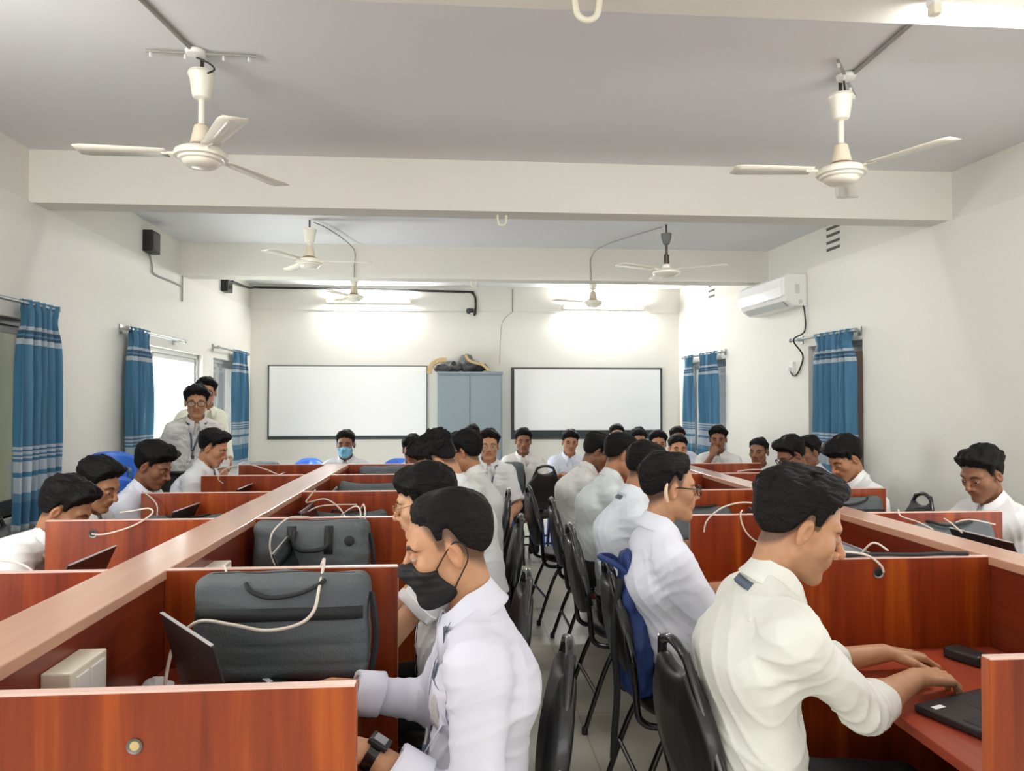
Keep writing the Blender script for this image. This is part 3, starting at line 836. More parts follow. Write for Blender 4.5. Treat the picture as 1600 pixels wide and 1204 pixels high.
        if shoes:
            for sd in (-1, 1):
                an = lg[sd][2]
                def shf(p, an=an):
                    q = p - np.array(an, f32)
                    d = smin(cap(q, (0, -.035, -.035), (0, .15, -.048), .043, .037), cap(q, (0, -.02, -.03), (0, -.01, .03), .045, .04), .03)
                    return smax(d, -.08 - q[:, 2], .006)
                so_ = sdf_obj('shoe', shf, np.array(an, f32) - (.09, .12, .1), np.array(an, f32) + (.09, .24, .1), .008, M_shoe, body)
                mb = MB(); mb.box(an.x - .045, an.x + .045, an.y - .08, an.y + .19, 0.001, .022, .02); mb.build('sole', M_white, so_)
    # spectacles
    if glasses:
        gm = M_framegold if glasses == 'gold' else M_frameblk; tr = .0013 if glasses == 'gold' else .0024
        if lod >= 3: tr *= 1.5
        mb = MB(); lens = MB()
        for sd in (-1, 1):
            ring = []
            for k in range(24):
                a = 2 * PI * k / 24; cx, sz = math.cos(a), math.sin(a)
                px = .0255 * math.copysign(abs(cx) ** .75, cx); pz = .0185 * math.copysign(abs(sz) ** .75, sz)
                ring.append(hw(sd * (.034 + px), .1 - .10 * abs(.034 + px) ** 1.5 * 4 + .002, .0 + pz))
            mb.tube(ring, tr, 6, closed=True); lens.add(ring, [list(range(24))])
            mb.tube(spline([hw(sd * .0595, .098 - .10 * .0595 ** 1.5 * 4 + .002, .007), hw(sd * .078, .05, .010), hw(sd * .079, -.002, .012), hw(sd * .0785, -.022, -.012)], 6), tr, 6)
        mb.tube([hw(-.0085, .1005, .004), hw(0, .105 + nose * .3, .007), hw(.0085, .1005, .004)], tr, 6)
        g_ = mb.build('spectacles', gm, body, smooth=True)
        lens.build('lenses', M_lens, g_)
    if mask:
        mm = M_maskblk if mask == 'black' else M_maskblue
        def mf(p):
            q = inv(p); d = head_sdf(q, P, fine=False, clean=True)
            a = np.abs(q[:, 0])
            d = d - .0075 - .0011 * np.sin(q[:, 2] * 330) * sstep(-.105, -.03, q[:, 2])
            upz = -.012 - .30 * np.maximum(0, a - .014) + .006 * sstep(.02, 0, a)
            reg = np.maximum(np.maximum(q[:, 2] - upz, -.119 - q[:, 2]), (.034 - .030 * sstep(-.035, -.085, q[:, 2])) - q[:, 1])
            return smax(d, reg, .003) * size
        c_ = np.array(hw(0, .07, -.05), f32)
        mo = sdf_obj('face_mask', mf, c_ - .11, c_ + .11, hs * 1.05, mm, body)
        for sd in (-1, 1):
            mb = MB()
            mb.tube(spline([hw(sd * .0655, .036, -.026), hw(sd * .077, .006, .008), hw(sd * .084, -.014, .024), hw(sd * .090, -.034, .014), hw(sd * .088, -.034, -.016), hw(sd * .076, -.014, -.046), hw(sd * .068, -.002, -.062), hw(sd * .062, .006, -.075)], 6), .0017, 6)
            mb.build('ear_loop', mm, mo, smooth=True)
    if aid:
        MB().tube(spline([hw(.084, -.036, .028), hw(.091, -.043, .010), hw(.091, -.042, -.014), hw(.086, -.034, -.036)], 6), [.0025, .0035, .004, .0045, .005, .0055, .006, .006, .0062, .0064, .0066, .0066, .0066, .0066, .0066, .0062, .0056, .005, .004][:19], 8).build('hearing_aid', mat('hearing_aid_plastic', rgb(236, 206, 178), .35), body, smooth=True)
    if watch is not None:
        s0, e, wr, _ = arms[watch]; ax = (wr - e).normalized(); c = wr - ax * .012
        u = Vector((0, 0, 1)); u = (u - ax * u.dot(ax)).normalized(); b = ax.cross(u)
        mb = MB(); SG = 24; vs = []
        for h_, r_ in ((-.011, .0285), (-.011, .031), (.011, .0305), (.011, .028)):
            for j in range(SG):
                t = 2 * PI * j / SG; vs.append(c + ax * h_ + (u * math.cos(t) + b * math.sin(t)) * r_)
        mb.add(vs, [[i * SG + j, i * SG + (j + 1) % SG, (i + 1) % 4 * SG + (j + 1) % SG, (i + 1) % 4 * SG + j] for i in range(4) for j in range(SG)])
        wo_ = mb.build('wrist_watch', M_blackgloss, body, smooth=True)
        q_ = Matrix((b, ax, u)).transposed().to_4x4(); q_.translation = c + u * .031
        MB().box(-.019, .019, -.021, .021, -.004, .008, .003, q_).build('watch_case', M_black, wo_)
        MB().box(-.013, .013, -.013, .013, .008, .0095, .001, q_).build('watch_face', M_steel, wo_)
    body['built'] = 0; del body['built']
    return body
M_badge = mat('woven_badge', rgb(196, 192, 190), .8, noise=(90, .25, (1, 1, 1)))
# ------------------------------------------------------------------ room shell
XL, XR, YF, YB, ZC, ZL = -2.93, 3.40, 10.9, -3.2, 3.23, 2.87
TH = .18
struct(bx(XL - .3, XR + .95, YB - .3, YF + .3, -.12, 0).build('floor', M_floor))
struct(bx(XL - .3, XR + .95, YB - .3, YF + .3, ZC, ZC + .15).build('ceiling', M_ceil))

def side_wall(name, x0, x1, openings, parent=None):
    """lower wall slab between x0 and x1 with window openings (y0,y1,z0,z1), and the set-back beam strip above the ledge"""
    mb = MB(); ys = YB; op = sorted(openings)
    for (a, b, z0, z1) in op:
        mb.box(x0, x1, ys, a, 0, ZL); mb.box(x0, x1, a, b, 0, z0); mb.box(x0, x1, a, b, z1, ZL); ys = b
    mb.box(x0, x1, ys, YF, 0, ZL)
    return struct(mb.build(name, M_wall))
WIN_L = [(3.1, 5.32, .78, 2.07), (6.95, 8.78, .78, 2.06), (9.18, 10.3, .78, 2.06)]
WIN_R = [(6.27, 7.19, .78, 2.08), (9.2, 10.46, .78, 2.08)]
REAR_L = [(-.3, 2.6, .78, 2.1)]; REAR_R = [(0, 2.9, .78, 2.1)]
WSIDE[0] = -1
side_wall('wall_left', XL - TH, XL, WIN_L)
WSIDE[0] = 1
side_wall('wall_right', XR, XR + TH, WIN_R)
WSIDE[0] = -1
struct(bx(XL - TH, XL - .02, YB, YF, ZL, ZC).build('trim_1', M_beam))
WSIDE[0] = 1
struct(bx(XR + .02, XR + TH, YB, YF, ZL, ZC).build('trim_2', M_beam))
WSIDE[0] = 0
struct(bx(XL - .3, XR + .4, YF, YF + TH, 0, ZC).build('wall_far', M_wall))
struct(bx(XL - .3, XR + .95, YB - TH, YB, 0, ZC).build('wall_rear', M_wall))
struct(bx(XL - .03, XR + .0, YF - .012, YF, ZL - .012, ZL + .004).build('trim_3', M_beam))     # faint plaster joint on the far wall
for i, (a, b) in enumerate(((2.20, 2.485), (5.18, 5.39), (8.07, 8.31))):
    struct(bx(XL - .03, XR + (.55 if a < 3 else .34 if a < 6 else .18), a, b, ZL, ZC).build('trim_%d' % (4 + i), M_beam))
WSIDE[0] = -1
struct(bx(XL, XL + .015, YB, YF, 0, .1).build('baseboard_left', M_beam))
WSIDE[0] = 1
struct(bx(XR - .015, XR, YB, YF, 0, .1).build('baseboard_right', M_beam))

def window(name, side, y0, y1, z0, z1, frame, panes, depth=.07):
    """aluminium sliding window in a side wall; panes = list of (y0,y1,material or None)"""
    xw = XL if side < 0 else XR
    xa, xb = (xw - depth - .05, xw - .05) if side < 0 else (xw + .05, xw + .05 + depth)
    t = .045; mb = MB()
    mb.box(xa, xb, y0, y1, z1 - t, z1); mb.box(xa, xb, y0, y1, z0, z0 + t); mb.box(xa, xb, y0, y0 + t, z0, z1); mb.box(xa, xb, y1 - t, y1, z0, z1)
    o = struct(mb.build(name, frame))
    for a, b, m in panes:
        s = MB(); xm = (xa + xb) / 2
        for (p, q, r_, u) in ((a, b, z0 + t, z0 + t + .05), (a, b, z1 - t - .05, z1 - t), (a, a + .045, z0 + t, z1 - t), (b - .045, b, z0 + t, z1 - t)): s.box(xm - .015, xm + .015, p, q, r_, u)
        so = s.build('sash', frame, o)
        if m: bx(xm - .003, xm + .003, a + .04, b - .04, z0 + t + .04, z1 - t - .04).build('pane', m, so)
    sl = bx(xw - .12 if side < 0 else xw, xw + .03 if side < 0 else xw + .12, y0 - .02, y1 + .02, z0 - .03, z0).build('sill', M_wall, o)
    return o
WSIDE[0] = -1
window('window_1', -1, 3.1, 5.32, .78, 2.07, M_darkalu, [(3.15, 4.3, M_darkglass), (4.25, 5.27, M_darkglass)])
window('window_2', -1, 6.95, 8.78, .78, 2.06, M_alu, [(7.45, 8.73, M_glass)])
window('window_3', -1, 9.18, 10.3, .78, 2.06, M_alu, [(9.23, 9.66, M_darkglass), (9.6, 10.25, M_darkglass)])
WSIDE[0] = 1
window('window_4', 1, 6.27, 7.19, .78, 2.08, M_alu, [(6.32, 6.75, M_darkglass), (6.7, 7.14, M_darkglass)])
window('window_5', 1, 9.2, 10.46, .78, 2.08, M_alu, [(9.25, 9.88, M_darkglass), (9.83, 10.41, M_darkglass)])
WSIDE[0] = 0
# verandah wall and floor outside the left windows, ground outside the right ones
struct(bx(-6.2, -6.0, 8.9, 18.5, -.1, 3.2).build('exterior_verandah_wall', M_outside))
struct(bx(-9, XL - TH - .01, -4, 18.5, -.2, -.1).build('exterior_ground', M_outside))
struct(bx(XR + TH + .01, 9, -4, 18.5, -.2, -.1).build('exterior_path', M_outside))
struct(bx(6.6, 6.8, 4, 14, -.1, 2.6).build('exterior_brick_wall', mat('outside_brick', rgb(176, 140, 124), .9)))

# ------------------------------------------------------------------ curtains on rods
def rod(side, y0, y1, z, label, name='curtain_rod', off=.09):
    xw = XL if side < 0 else XR; x = xw + off * -side * 1 if side > 0 else xw + off
    r_ = empty(name, (x, (y0 + y1) / 2, z), 0, label, 'curtain rod')
    h = (y1 - y0) / 2
    MB().tube([(0, -h, 0), (0, h, 0)], .0125, 12).build('pole', M_steel, r_, True)
    for s in (-1, 1):
        MB().lathe([(.013, -.02), (.02, -.012), (.022, 0), (.016, .014), (.006, .022)], (0, s * (h + .012), 0), 14, 1).build('finial', M_steel, r_, True)
        MB().box(min(0, side * off), max(0, side * off), s * (h - .06) - .009, s * (h - .06) + .009, -.012, .012).box(side * off - (.01 if side > 0 else 0), side * off + (.01 if side < 0 else 0), s * (h - .06) - .025, s * (h - .06) + .025, -.04, .04).build('bracket', M_steel, r_)
    return r_
def curtain(side, ya, yb, ztop, zbot, label, name='curtain', flare=1.0, folds=6, sweep=0, off=.09):
    """gathered curtain between ya..yb hanging from a rod; frill above the pole, full folds below"""
    xw = XL if side < 0 else XR; x0 = xw - side * off
    mb = MB(); NU, NV = folds * 14, 46; L = ztop + .05 - zbot; wid = yb - ya; ph = random.random() * 6
    def P(u, v, s=0):
        z = ztop + .022 - v * (L - .03); d = ztop - z           # below the pole
        pinch = 1 - .22 * math.exp(-((d - .10) / .09) ** 2) + .10 * max(0, -d) / .06
        g = .35 + .65 * min(1, max(0, d) / .5)
        y = (ya + yb) / 2 + (u - .5) * wid * pinch * (1 + (flare - 1) * v) + sweep * v * (1 - u)
        a = u * folds * 2 * PI + ph
        x = math.sin(a + .5 * math.sin(v * 3)) * (.016 + .026 * g) + .008 * math.sin(2.3 * a + v * 5)
        y += math.sin(2 * a + 1) * .006 * g
        if d < .015: x = x * .8 - (0 if d > -.012 else 0)
        return (x * 1, y - (ya + yb) / 2, z - ztop)
    vs = [P(i / NU, j / NV) for j in range(NV + 1) for i in range(NU + 1)]
    mb.add(vs, [[j * (NU + 1) + i, j * (NU + 1) + i + 1, (j + 1) * (NU + 1) + i + 1, (j + 1) * (NU + 1) + i] for j in range(NV) for i in range(NU)])
    o = mb.build(name, M_curtain, None, True, (x0, (ya + yb) / 2, ztop))
    so = o.modifiers.new('thick', 'SOLIDIFY'); so.thickness = .003; so.offset = 0
    return tag(o, label, 'curtain')
WSIDE[0] = -1
rod(-1, 3.0, 5.34, 2.16, 'steel curtain rod over the dark window at the left edge')
curtain(-1, 4.90, 5.34, 2.16, .70, 'blue and white striped curtain nearest on the left wall', folds=5, flare=1.14)
rod(-1, 6.51, 7.9, 2.15, 'steel curtain rod over the bright open window on the left wall')
curtain(-1, 6.53, 6.97, 2.15, .74, 'blue striped curtain beside the bright open left window', folds=5, flare=1.04)
rod(-1, 9.08, 10.42, 2.18, 'short steel curtain rod nearest the far corner on the left wall')
curtain(-1, 9.76, 10.34, 2.18, .66, 'blue striped curtain behind the standing teacher by the far corner', folds=5, flare=1.15, sweep=.1)
WSIDE[0] = 1
rod(1, 6.24, 7.36, 2.155, 'steel curtain rod below the air conditioner on the right wall')
curtain(1, 6.26, 6.92, 2.155, .72, 'wide blue striped curtain below the air conditioner', folds=6)
rod(1, 9.14, 10.5, 2.16, 'steel curtain rod over the far window on the right wall')
curtain(1, 10.08, 10.46, 2.16, .72, 'narrow blue striped curtain on the far side of the far right window', folds=3)
curtain(1, 9.26, 9.9, 2.16, .72, 'blue striped curtain on the near side of the far right window', folds=5)
WSIDE[0] = 0

# ------------------------------------------------------------------ tube lights
def tube_light(loc, rz, length, label, tilt=None, power=0, batten_dir=(0, 1, 0), em=None):
    r_ = empty('tube_light', loc, rz, label, 'tube light', 'fluorescent tube lights')
    bd = Vector(batten_dir); h = length / 2
    o = bd * .03
    mb = MB(); mb.box(-h - .02, h + .02, o.y - .02 if bd.y else -.02, o.y + .02 if bd.y else .02, (o.z - .02) if bd.z else -.02, (o.z + .02) if bd.z else .02, .004)
    mb.build('batten', M_white, r_)
    MB().tube([(-h + .03, 0, 0), (h - .03, 0, 0)], .014, 12).build('tube', em or M_emit, r_, True)
    for s in (-1, 1):
        MB().box(s * h - .016, s * h + .016, -.018, .018 + (.02 if bd.y else 0), -.022, .022 + (.02 if bd.z else 0), .004).build('lamp_holder', M_ivory, r_)
    return r_
tube_light((-1.27, YF - .075, 2.99), 0, 1.22, 'glowing tube light on the far wall above the left white board', em=M_emit_far)
tube_light((2.2, YF - .075, 2.93), 0, 1.22, 'glowing tube light on the far wall above the right white board', em=M_emit_far)
tube_light((2.20, 2.33, 2.83), R(2), 1.22, 'bright tube light under the near beam at the top right', batten_dir=(0, 0, 1))
tube_light((-2.1, 2.42, 2.83), 0, 1.22, 'tube light under the near beam, out past the top left corner', batten_dir=(0, 0, 1))

tube_light((-1.25, 5.46, 3.06), 0, 1.22, 'tube light on the hidden back of the second beam, left of the hook', batten_dir=(0, -1, 0), em=M_emit_mid)
tube_light((2.05, 5.46, 3.06), 0, 1.22, 'tube light on the hidden back of the second beam, right of the hook', batten_dir=(0, -1, 0), em=M_emit_mid)

# ------------------------------------------------------------------ ceiling fans
def ceiling_fan(loc, drop, label, rz, old=False, small=False):
    """loc = point on the ceiling; drop = ceiling to the bottom of the motor"""
    f = empty('ceiling_fan', loc, rz, label, 'ceiling fan', 'ceiling fans')
    cup = M_brown if old else M_fan; z = -drop
    top = -.10
    if not old:
        MB().lathe([(.012, top + .02), (.062, top + .015), (.068, top), (.058, top - .02), (.046, top - .10), (.040, top - .115), (.014, top - .125)], seg=28).build('canopy', M_fan, f, True)
        MB().tube([(0, 0, top - .10), (0, 0, z + .19)], .0155, 14).build('down_rod', M_fan, f, True)
        MB().lathe([(.017, z + .215), (.034, z + .205), (.050, z + .13), (.052, z + .115), (.030, z + .105)], seg=28).build('lower_cup', M_fan_cup, f, True)
        MB().lathe([(.040, z + .118), (.072, z + .102), (.085, z + .092), (.05, z + .088)], seg=32).build('band', M_fan_band, f, True)
        MB().lathe([(.05, z + .096), (.105, z + .088), (.124, z + .074), (.128, z + .058), (.124, z + .048), (.108, z + .044), (.104, z + .034), (.09, z + .028), (.086, z + .018), (.07, z + .006), (.03, z), (.004, z)], seg=40).build('motor', M_fan, f, True)
    else:
        MB().lathe([(.012, top + .02), (.05, top + .01), (.048, top - .03), (.03, top - .09), (.014, top - .10)], seg=24).build('canopy', M_dust, f, True)
        MB().tube([(0, 0, top - .08), (0, 0, z + .12)], .013, 12).build('down_rod', M_brown, f, True)
        MB().lathe([(.014, z + .22), (.024, z + .215), (.026, z + .14), (.02, z + .12)], seg=20).build('coupling', M_brown, f, True)
        MB().lathe([(.02, z + .13), (.034, z + .12), (.04, z + .088), (.1, z + .07), (.132, z + .05), (.13, z + .036), (.1, z + .016), (.04, z), (.004, z)], seg=40).build('motor', M_fan, f, True)
    MB().tube([(0, 0, 0), (0, 0, top + .01)], .009, 8).build('hook', M_brown, f, True)
    zb = z + .066
    for k in range(3):
        mb = MB(); m_ = Matrix.Rotation(k * 2 * PI / 3, 4, 'Z')
        arm = [m_ @ Vector(p) for p in ((.09, 0, zb), (.14, 0, zb + .004), (.19, 0, zb + .004))]
        vs = []; N = 10
        for i in range(N + 1):
            t = i / N; x = .16 + .42 * t; hw_ = (.045 + .022 * t) * (1 if t < .97 else .8); tw = .13 - .05 * t
            for s in (-1, 1): vs.append(m_ @ Vector((x, s * hw_, zb + .004 + s * hw_ * tw)))
        mb.add(vs, [[2 * i, 2 * i + 1, 2 * i + 3, 2 * i + 2] for i in range(N)])
        o = mb.build('blade', M_fan, f, True); so = o.modifiers.new('thick', 'SOLIDIFY'); so.thickness = .003; so.offset = 0
        MB().tube(arm, .008, 8).build('blade_arm', M_fan, o, True)
    return f
ceiling_fan((-1.25, 3.7, ZC), .56, 'cream ceiling fan hanging at the upper left of the near bay', R(62))
ceiling_fan((2.03, 3.72, ZC), .56, 'cream ceiling fan hanging at the upper right of the near bay', R(58))
ceiling_fan((-1.37, 7.0, ZC), .46, 'white ceiling fan in the middle bay above the left desks', R(2))
ceiling_fan((2.02, 6.92, ZC), .51, 'cream fan on a dark rod with a dusty canopy', R(86), old=True)
ceiling_fan((-1.31, 9.6, ZC), .42, 'far ceiling fan in front of the left tube light glow', R(4))
ceiling_fan((1.81, 9.6, ZC), .46, 'far ceiling fan in front of the right tube light glow', R(80))

# cross irons and cables at the near fans, bare hooks, conduits
def one(name, mb, m, label, cat, smooth=True, loc=None, group=None): return tag(mb.build(name, m, None, smooth, loc), label, cat, group)
def cross_iron(x, y, rz, label):
    r_ = empty('fan_hook_plate', (x, y, ZC), rz, label, 'fan hook')
    MB().tube([(-.24, 0, -.02), (.27, 0, -.02)], .008, 8).build('iron_bar', M_conduit, r_, True)
    MB().lathe([(.04, -.002), (.05, -.012), (.045, -.03), (.01, -.036)], (-.01, 0, 0), 18).build('ceiling_rose', M_white, r_, True)
    for dx in (-.22, -.06, .12, .24): MB().tube([(dx, 0, -.028), (dx, 0, -.05)], .007, 6).build('bolt', M_white, r_)
    MB().tube(spline([(-.01, .01, -.035), (.05, .015, -.06), (.075, .01, -.09), (.045, 0, -.115)], 6), .0045, 6).build('lead', M_bcable, r_, True)
    return r_
cross_iron(-1.25, 3.64, R(2), 'iron cross bar with white rose above the upper left fan')
cross_iron(2.03, 3.66, R(52), 'iron cross bar with white rose above the upper right fan')
one('ceiling_conduit', MB().tube([(-1.27, 3.62, ZC - .012), (-1.42, 2.49, ZC - .012)], .010, 8), M_conduit, 'grey cable strip running to the upper left fan', 'conduit')
one('ceiling_conduit', MB().tube([(2.05, 3.64, ZC - .012), (2.02, 2.49, ZC - .012)], .011, 8), M_conduit, 'grey cable strip running to the upper right fan', 'conduit')
def hook(x, y, z, s, label):
    one('ceiling_hook', MB().tube(spline([(x - .032 * s, y, z), (x - .032 * s, y, z - .03 * s), (x - .024 * s, y, z - .062 * s), (x, y, z - .075 * s), (x + .024 * s, y, z - .062 * s), (x + .032 * s, y, z - .03 * s), (x + .032 * s, y, z)], 6), .0085 * s, 10), M_ivory, label, 'hook')
hook(.43, 2.37, ZL, 1.25, 'white hook on the near beam at the top edge')
hook(.33, 5.28, ZL, 1.0, 'white hook under the second beam')
hook(.2, 8.2, ZL, .9, 'white hook under the third beam')
one('fan_cable', MB().tube(spline([(-1.33, 7.02, ZC - .02), (-1.22, 7.3, ZC - .03), (-1.1, 8.0, ZC - .06), (-1.1, 8.06, ZL + .12), (-1.1, 8.06, ZL)], 6), .006, 6), M_conduit, 'thin cable from the white middle fan down the third beam', 'cable')
one('fan_cable', MB().tube(spline([(1.98, 6.95, ZC - .02), (1.6, 7.8, ZC - .02), (1.5, 8.04, ZC - .1), (1.5, 8.06, ZC - .3), (1.5, 8.06, ZL)], 6), .006, 6), M_conduit, 'thin cable from the dark rod fan to the third beam', 'cable')

# ------------------------------------------------------------------ things on the side walls
def speaker_box(x, y, z, h, label):
    r_ = empty('black_box', (x, y, z), 0, label, 'junction box')
    MB().box(0, .09, -.10, .10, -h / 2, h / 2, .006).build('casing', M_black, r_)
    MB().box(.088, .094, -.085, .085, -h / 2 + .02, h / 2 - .02, .002).build('cover', M_blackgloss, r_)
WSIDE[0] = -1
speaker_box(XL - .02, 7.17, 3.03, .20, 'black box near the ceiling on the left wall')
speaker_box(XL - .02, 9.62, 3.0, .15, 'smaller black box further along the left wall')
one('wall_conduit', MB().tube(spline([(XL - .01, 7.22, 2.93), (XL + .014, 7.22, 2.82), (XL + .014, 7.27, 2.75), (XL + .014, 7.7, 2.75), (XL + .014, 8.04, 2.75)], 6), .009, 8).tube([(XL + .014, 8.04, 2.86), (XL + .014, 8.04, 2.59)], .009, 8), M_conduit, 'grey conduit dropping from the black box on the left wall', 'conduit')
WSIDE[0] = 0
one('wall_conduit', MB().tube(spline([(XL + .012, 9.85, 3.1), (XL + .03, 10.5, 3.12), (XL + .05, 10.8, 3.17), (XL + .12, YF - .02, 3.18), (XL + .4, YF - .02, 3.18), (-1.5, YF - .02, 3.17), (.1, YF - .02, 3.15), (.24, YF - .02, 3.13), (.29, YF - .02, 3.05), (.29, YF - .02, 2.85), (.27, YF - .02, 2.80)], 8), .016, 8), M_bcable, 'dark pipe along the top of the far wall bending down to the camera', 'pipe')
one('wall_conduit', MB().tube([(.84, YF - .01, 3.2), (.84, YF - .01, 2.86)], .008, 8), M_conduit, 'thin conduit drop at the top of the far wall', 'conduit')
one('wall_crack', MB().tube(spline([(.84, YF - .002, 2.86), (.74, YF - .002, 2.78), (.68, YF - .002, 2.66), (.66, YF - .002, 2.4), (.65, YF - .002, 2.08)], 6), .004, 6), M_crack, 'thin wandering crack down the far wall above the cabinet', 'crack')
def cctv():
    r_ = empty('security_camera', (.21, YF - .06, 2.86), 0, 'small dark camera on the far wall under the bent pipe', 'camera')
    MB().lathe([(.02, .04), (.055, .035), (.06, .0), (.05, -.03), (.01, -.045)], seg=20).build('dome', M_black, r_, True)
    MB().box(-.045, .045, -.02, .058, .03, .055, .004).build('mount', M_white, r_)
    MB().lathe([(.02, -.03), (.022, -.05), (.01, -.055)], (.02, -.03, 0), 14).build('lens', M_white, r_, True)
cctv()
def air_con():
    y0, y1, z0, z1, d = 7.20, 8.24, 2.495, 2.825, .25
    r_ = empty('air_conditioner', (XR, (y0 + y1) / 2, z0), 0, 'white split air conditioner high on the right wall', 'air conditioner')
    h = (y1 - y0) / 2; H_ = z1 - z0
    prof = [(0, 0), (-.14, 0), (-.215, .055), (-d + .005, .12), (-d, .20), (-d + .012, H_ - .03), (-d + .05, H_), (0, H_)]
    m_ = Matrix(((1, 0, 0, 0), (0, 0, 1, -h), (0, 1, 0, 0), (0, 0, 0, 1)))
    o = MB().prism(prof, 2 * h, m_).build('casing', M_white, r_)
    bv = o.modifiers.new('bev', 'BEVEL'); bv.width = .012; bv.segments = 3; bv.limit_method = 'ANGLE'
    fm = Matrix(((1, 0, 0, 0), (0, 0, 1, -h + .05), (0, 1, 0, 0), (0, 0, 0, 1)))
    MB().prism([(-d - .004, .10), (-d - .008, .2), (-d + .004, H_ - .035), (-d + .014, H_ - .03), (-d + .01, .12)], 2 * h - .05, fm).build('front_panel', mat('ac_gloss', rgb(244, 244, 244), .12), r_)
    MB().prism([(-.155, .006), (-.21, .048), (-.222, .06), (-.168, .012)], 2 * h - .18, Matrix(((1, 0, 0, -.006), (0, 0, 1, -h + .09), (0, 1, 0, -.006), (0, 0, 0, 1)))).build('outlet_flap', M_alu, r_)
    MB().box(-.13, -.08, -h - .004, -h + .002, .13, .22, .002).build('side_badge', M_alu, r_)
    MB().lathe([(.018, -.006), (.022, 0), (.016, .004)], (-.07, -h - .001, .045), 16, 1).build('side_cap', M_alu, r_, True)
WSIDE[0] = 1
air_con()
one('power_cable', MB().tube(spline([(XR - .05, 7.22, 2.54), (XR - .03, 7.20, 2.44), (XR - .02, 7.22, 2.24), (XR - .13, 7.24, 2.15), (XR - .02, 7.26, 2.0), (XR - .02, 7.32, 1.86), (XR - .02, 7.40, 1.80), (XR - .02, 7.46, 1.80), (XR - .03, 7.49, 1.84)], 8), .008, 8), M_bcable, 'black cable looping from the air conditioner to its socket', 'cable')
def wall_socket():
    r_ = empty('wall_socket', (XR, 7.49, 1.87), 0, 'white plug socket on the right wall below the air conditioner', 'socket')
    MB().box(-.03, 0, -.045, .045, -.045, .075, .005).build('socket_plate', M_white, r_)
    MB().box(-.07, -.03, -.022, .022, -.03, .015, .006).build('plug', M_white, r_)
wall_socket()
def vent(y, zt, n, label, w_=.22, dz=.067):
    r_ = empty('wall_vent', (XR + .02, y, zt), 0, label, 'wall vent')
    for i in range(n):
        MB().box(-.006, .002, -w_ / 2, w_ / 2, -.012 - i * dz, .012 - i * dz, .002).build('slot', M_dust, r_)
        MB().box(-.016, -.004, -w_ / 2 - .01, w_ / 2 + .01, .012 - i * dz, .020 - i * dz, .002).build('lip', M_wall, r_)
vent(6.75, 3.19, 4, 'four slotted wall vent under the ceiling above the air conditioner')
vent(9.69, 3.1, 3, 'faint three slotted vent near the far right corner', .2, .075)

WSIDE[0] = 0
# the side walls are not quite square to the room: swing each wall with everything fixed to it
for sd_, piv, an in ((-1, (-2.93, 9.0), 1.055), (1, (3.40, 10.31), 2.91)):
    W_ = Matrix.Translation((piv[0], piv[1], 0)) @ Matrix.Rotation(R(an), 4, 'Z') @ Matrix.Translation((-piv[0], -piv[1], 0))
    for o in WSET[sd_]: o.matrix_basis = W_ @ o.matrix_basis

# ------------------------------------------------------------------ far wall: boards, cabinet
def board(x0, x1, z0, z1, sx0, sx1, sz0, sz1, label):
    r_ = empty('blackboard', ((x0 + x1) / 2, YF, (z0 + z1) / 2), 0, label, 'blackboard')
    w_, h_ = (x1 - x0) / 2, (z1 - z0) / 2; cx, cz = (x0 + x1) / 2, (z0 + z1) / 2
    MB().box(-w_, w_, -.022, 0, -h_, h_).build('slate', M_board, r_)
    for (a, b, c, d, n) in ((-w_ - .02, w_ + .02, h_ - .012, h_ + .02, 'top_rail'), (-w_ - .02, w_ + .02, -h_ - .02, -h_ + .012, 'bottom_rail'), (-w_ - .02, -w_ + .012, -h_, h_, 'side_rail'), (w_ - .012, w_ + .02, -h_, h_, 'side_rail')):
        MB().box(a, b, -.032, 0, c, d, .003).build(n, M_boardframe, r_)
    s = MB().box(sx0 - cx, sx1 - cx, -.038, -.033, sz0 - cz, sz1 - cz).build('blank_overlay', M_blank, r_)  # added white rectangle that blanks out the board, not a real sheet
    s['label'] = 'plain white rectangle added over the board'
board(-2.69, -.44, 1.0, 2.035, -2.685, -.43, 1.03, 2.04, 'dark chalkboard nearly covered by an added white rectangle, left of the grey cabinet')
board(.84, 3.08, .99, 2.015, .865, 3.065, 1.105, 2.01, 'dark chalkboard with added white rectangle above a dark strip, right of the grey cabinet')
def almirah():
    x0, x1, y0, y1, zt = -.26, .67, 10.5, 10.88, 1.955
    r_ = empty('steel_cabinet', ((x0 + x1) / 2, y0, 0), 0, 'tall grey two door steel cabinet between the white boards', 'cabinet')
    w_ = (x1 - x0) / 2
    MB().box(-w_, w_, .02, y1 - y0, .05, zt, .008).build('body', M_cab, r_)
    MB().box(-w_ + .02, w_ - .02, .04, y1 - y0 - .02, 0, .06).build('plinth', M_cabdark, r_)
    MB().box(-w_ - .006, w_ + .006, -.006, y1 - y0, zt - .035, zt, .005).build('top_rim', M_cab, r_)
    for s in (-1, 1):
        d = MB().box(min(s * .005, s * (w_ - .03)), max(s * .005, s * (w_ - .03)), 0, .025, .09, zt - .06, .006).build('door', M_cab, r_)
        MB().lathe([(.006, 0), (.016, -.02), (.018, -.035), (.01, -.042)], (s * .05, 0, 1.0), 14, 1).build('knob', M_steel, d, True)
almirah()
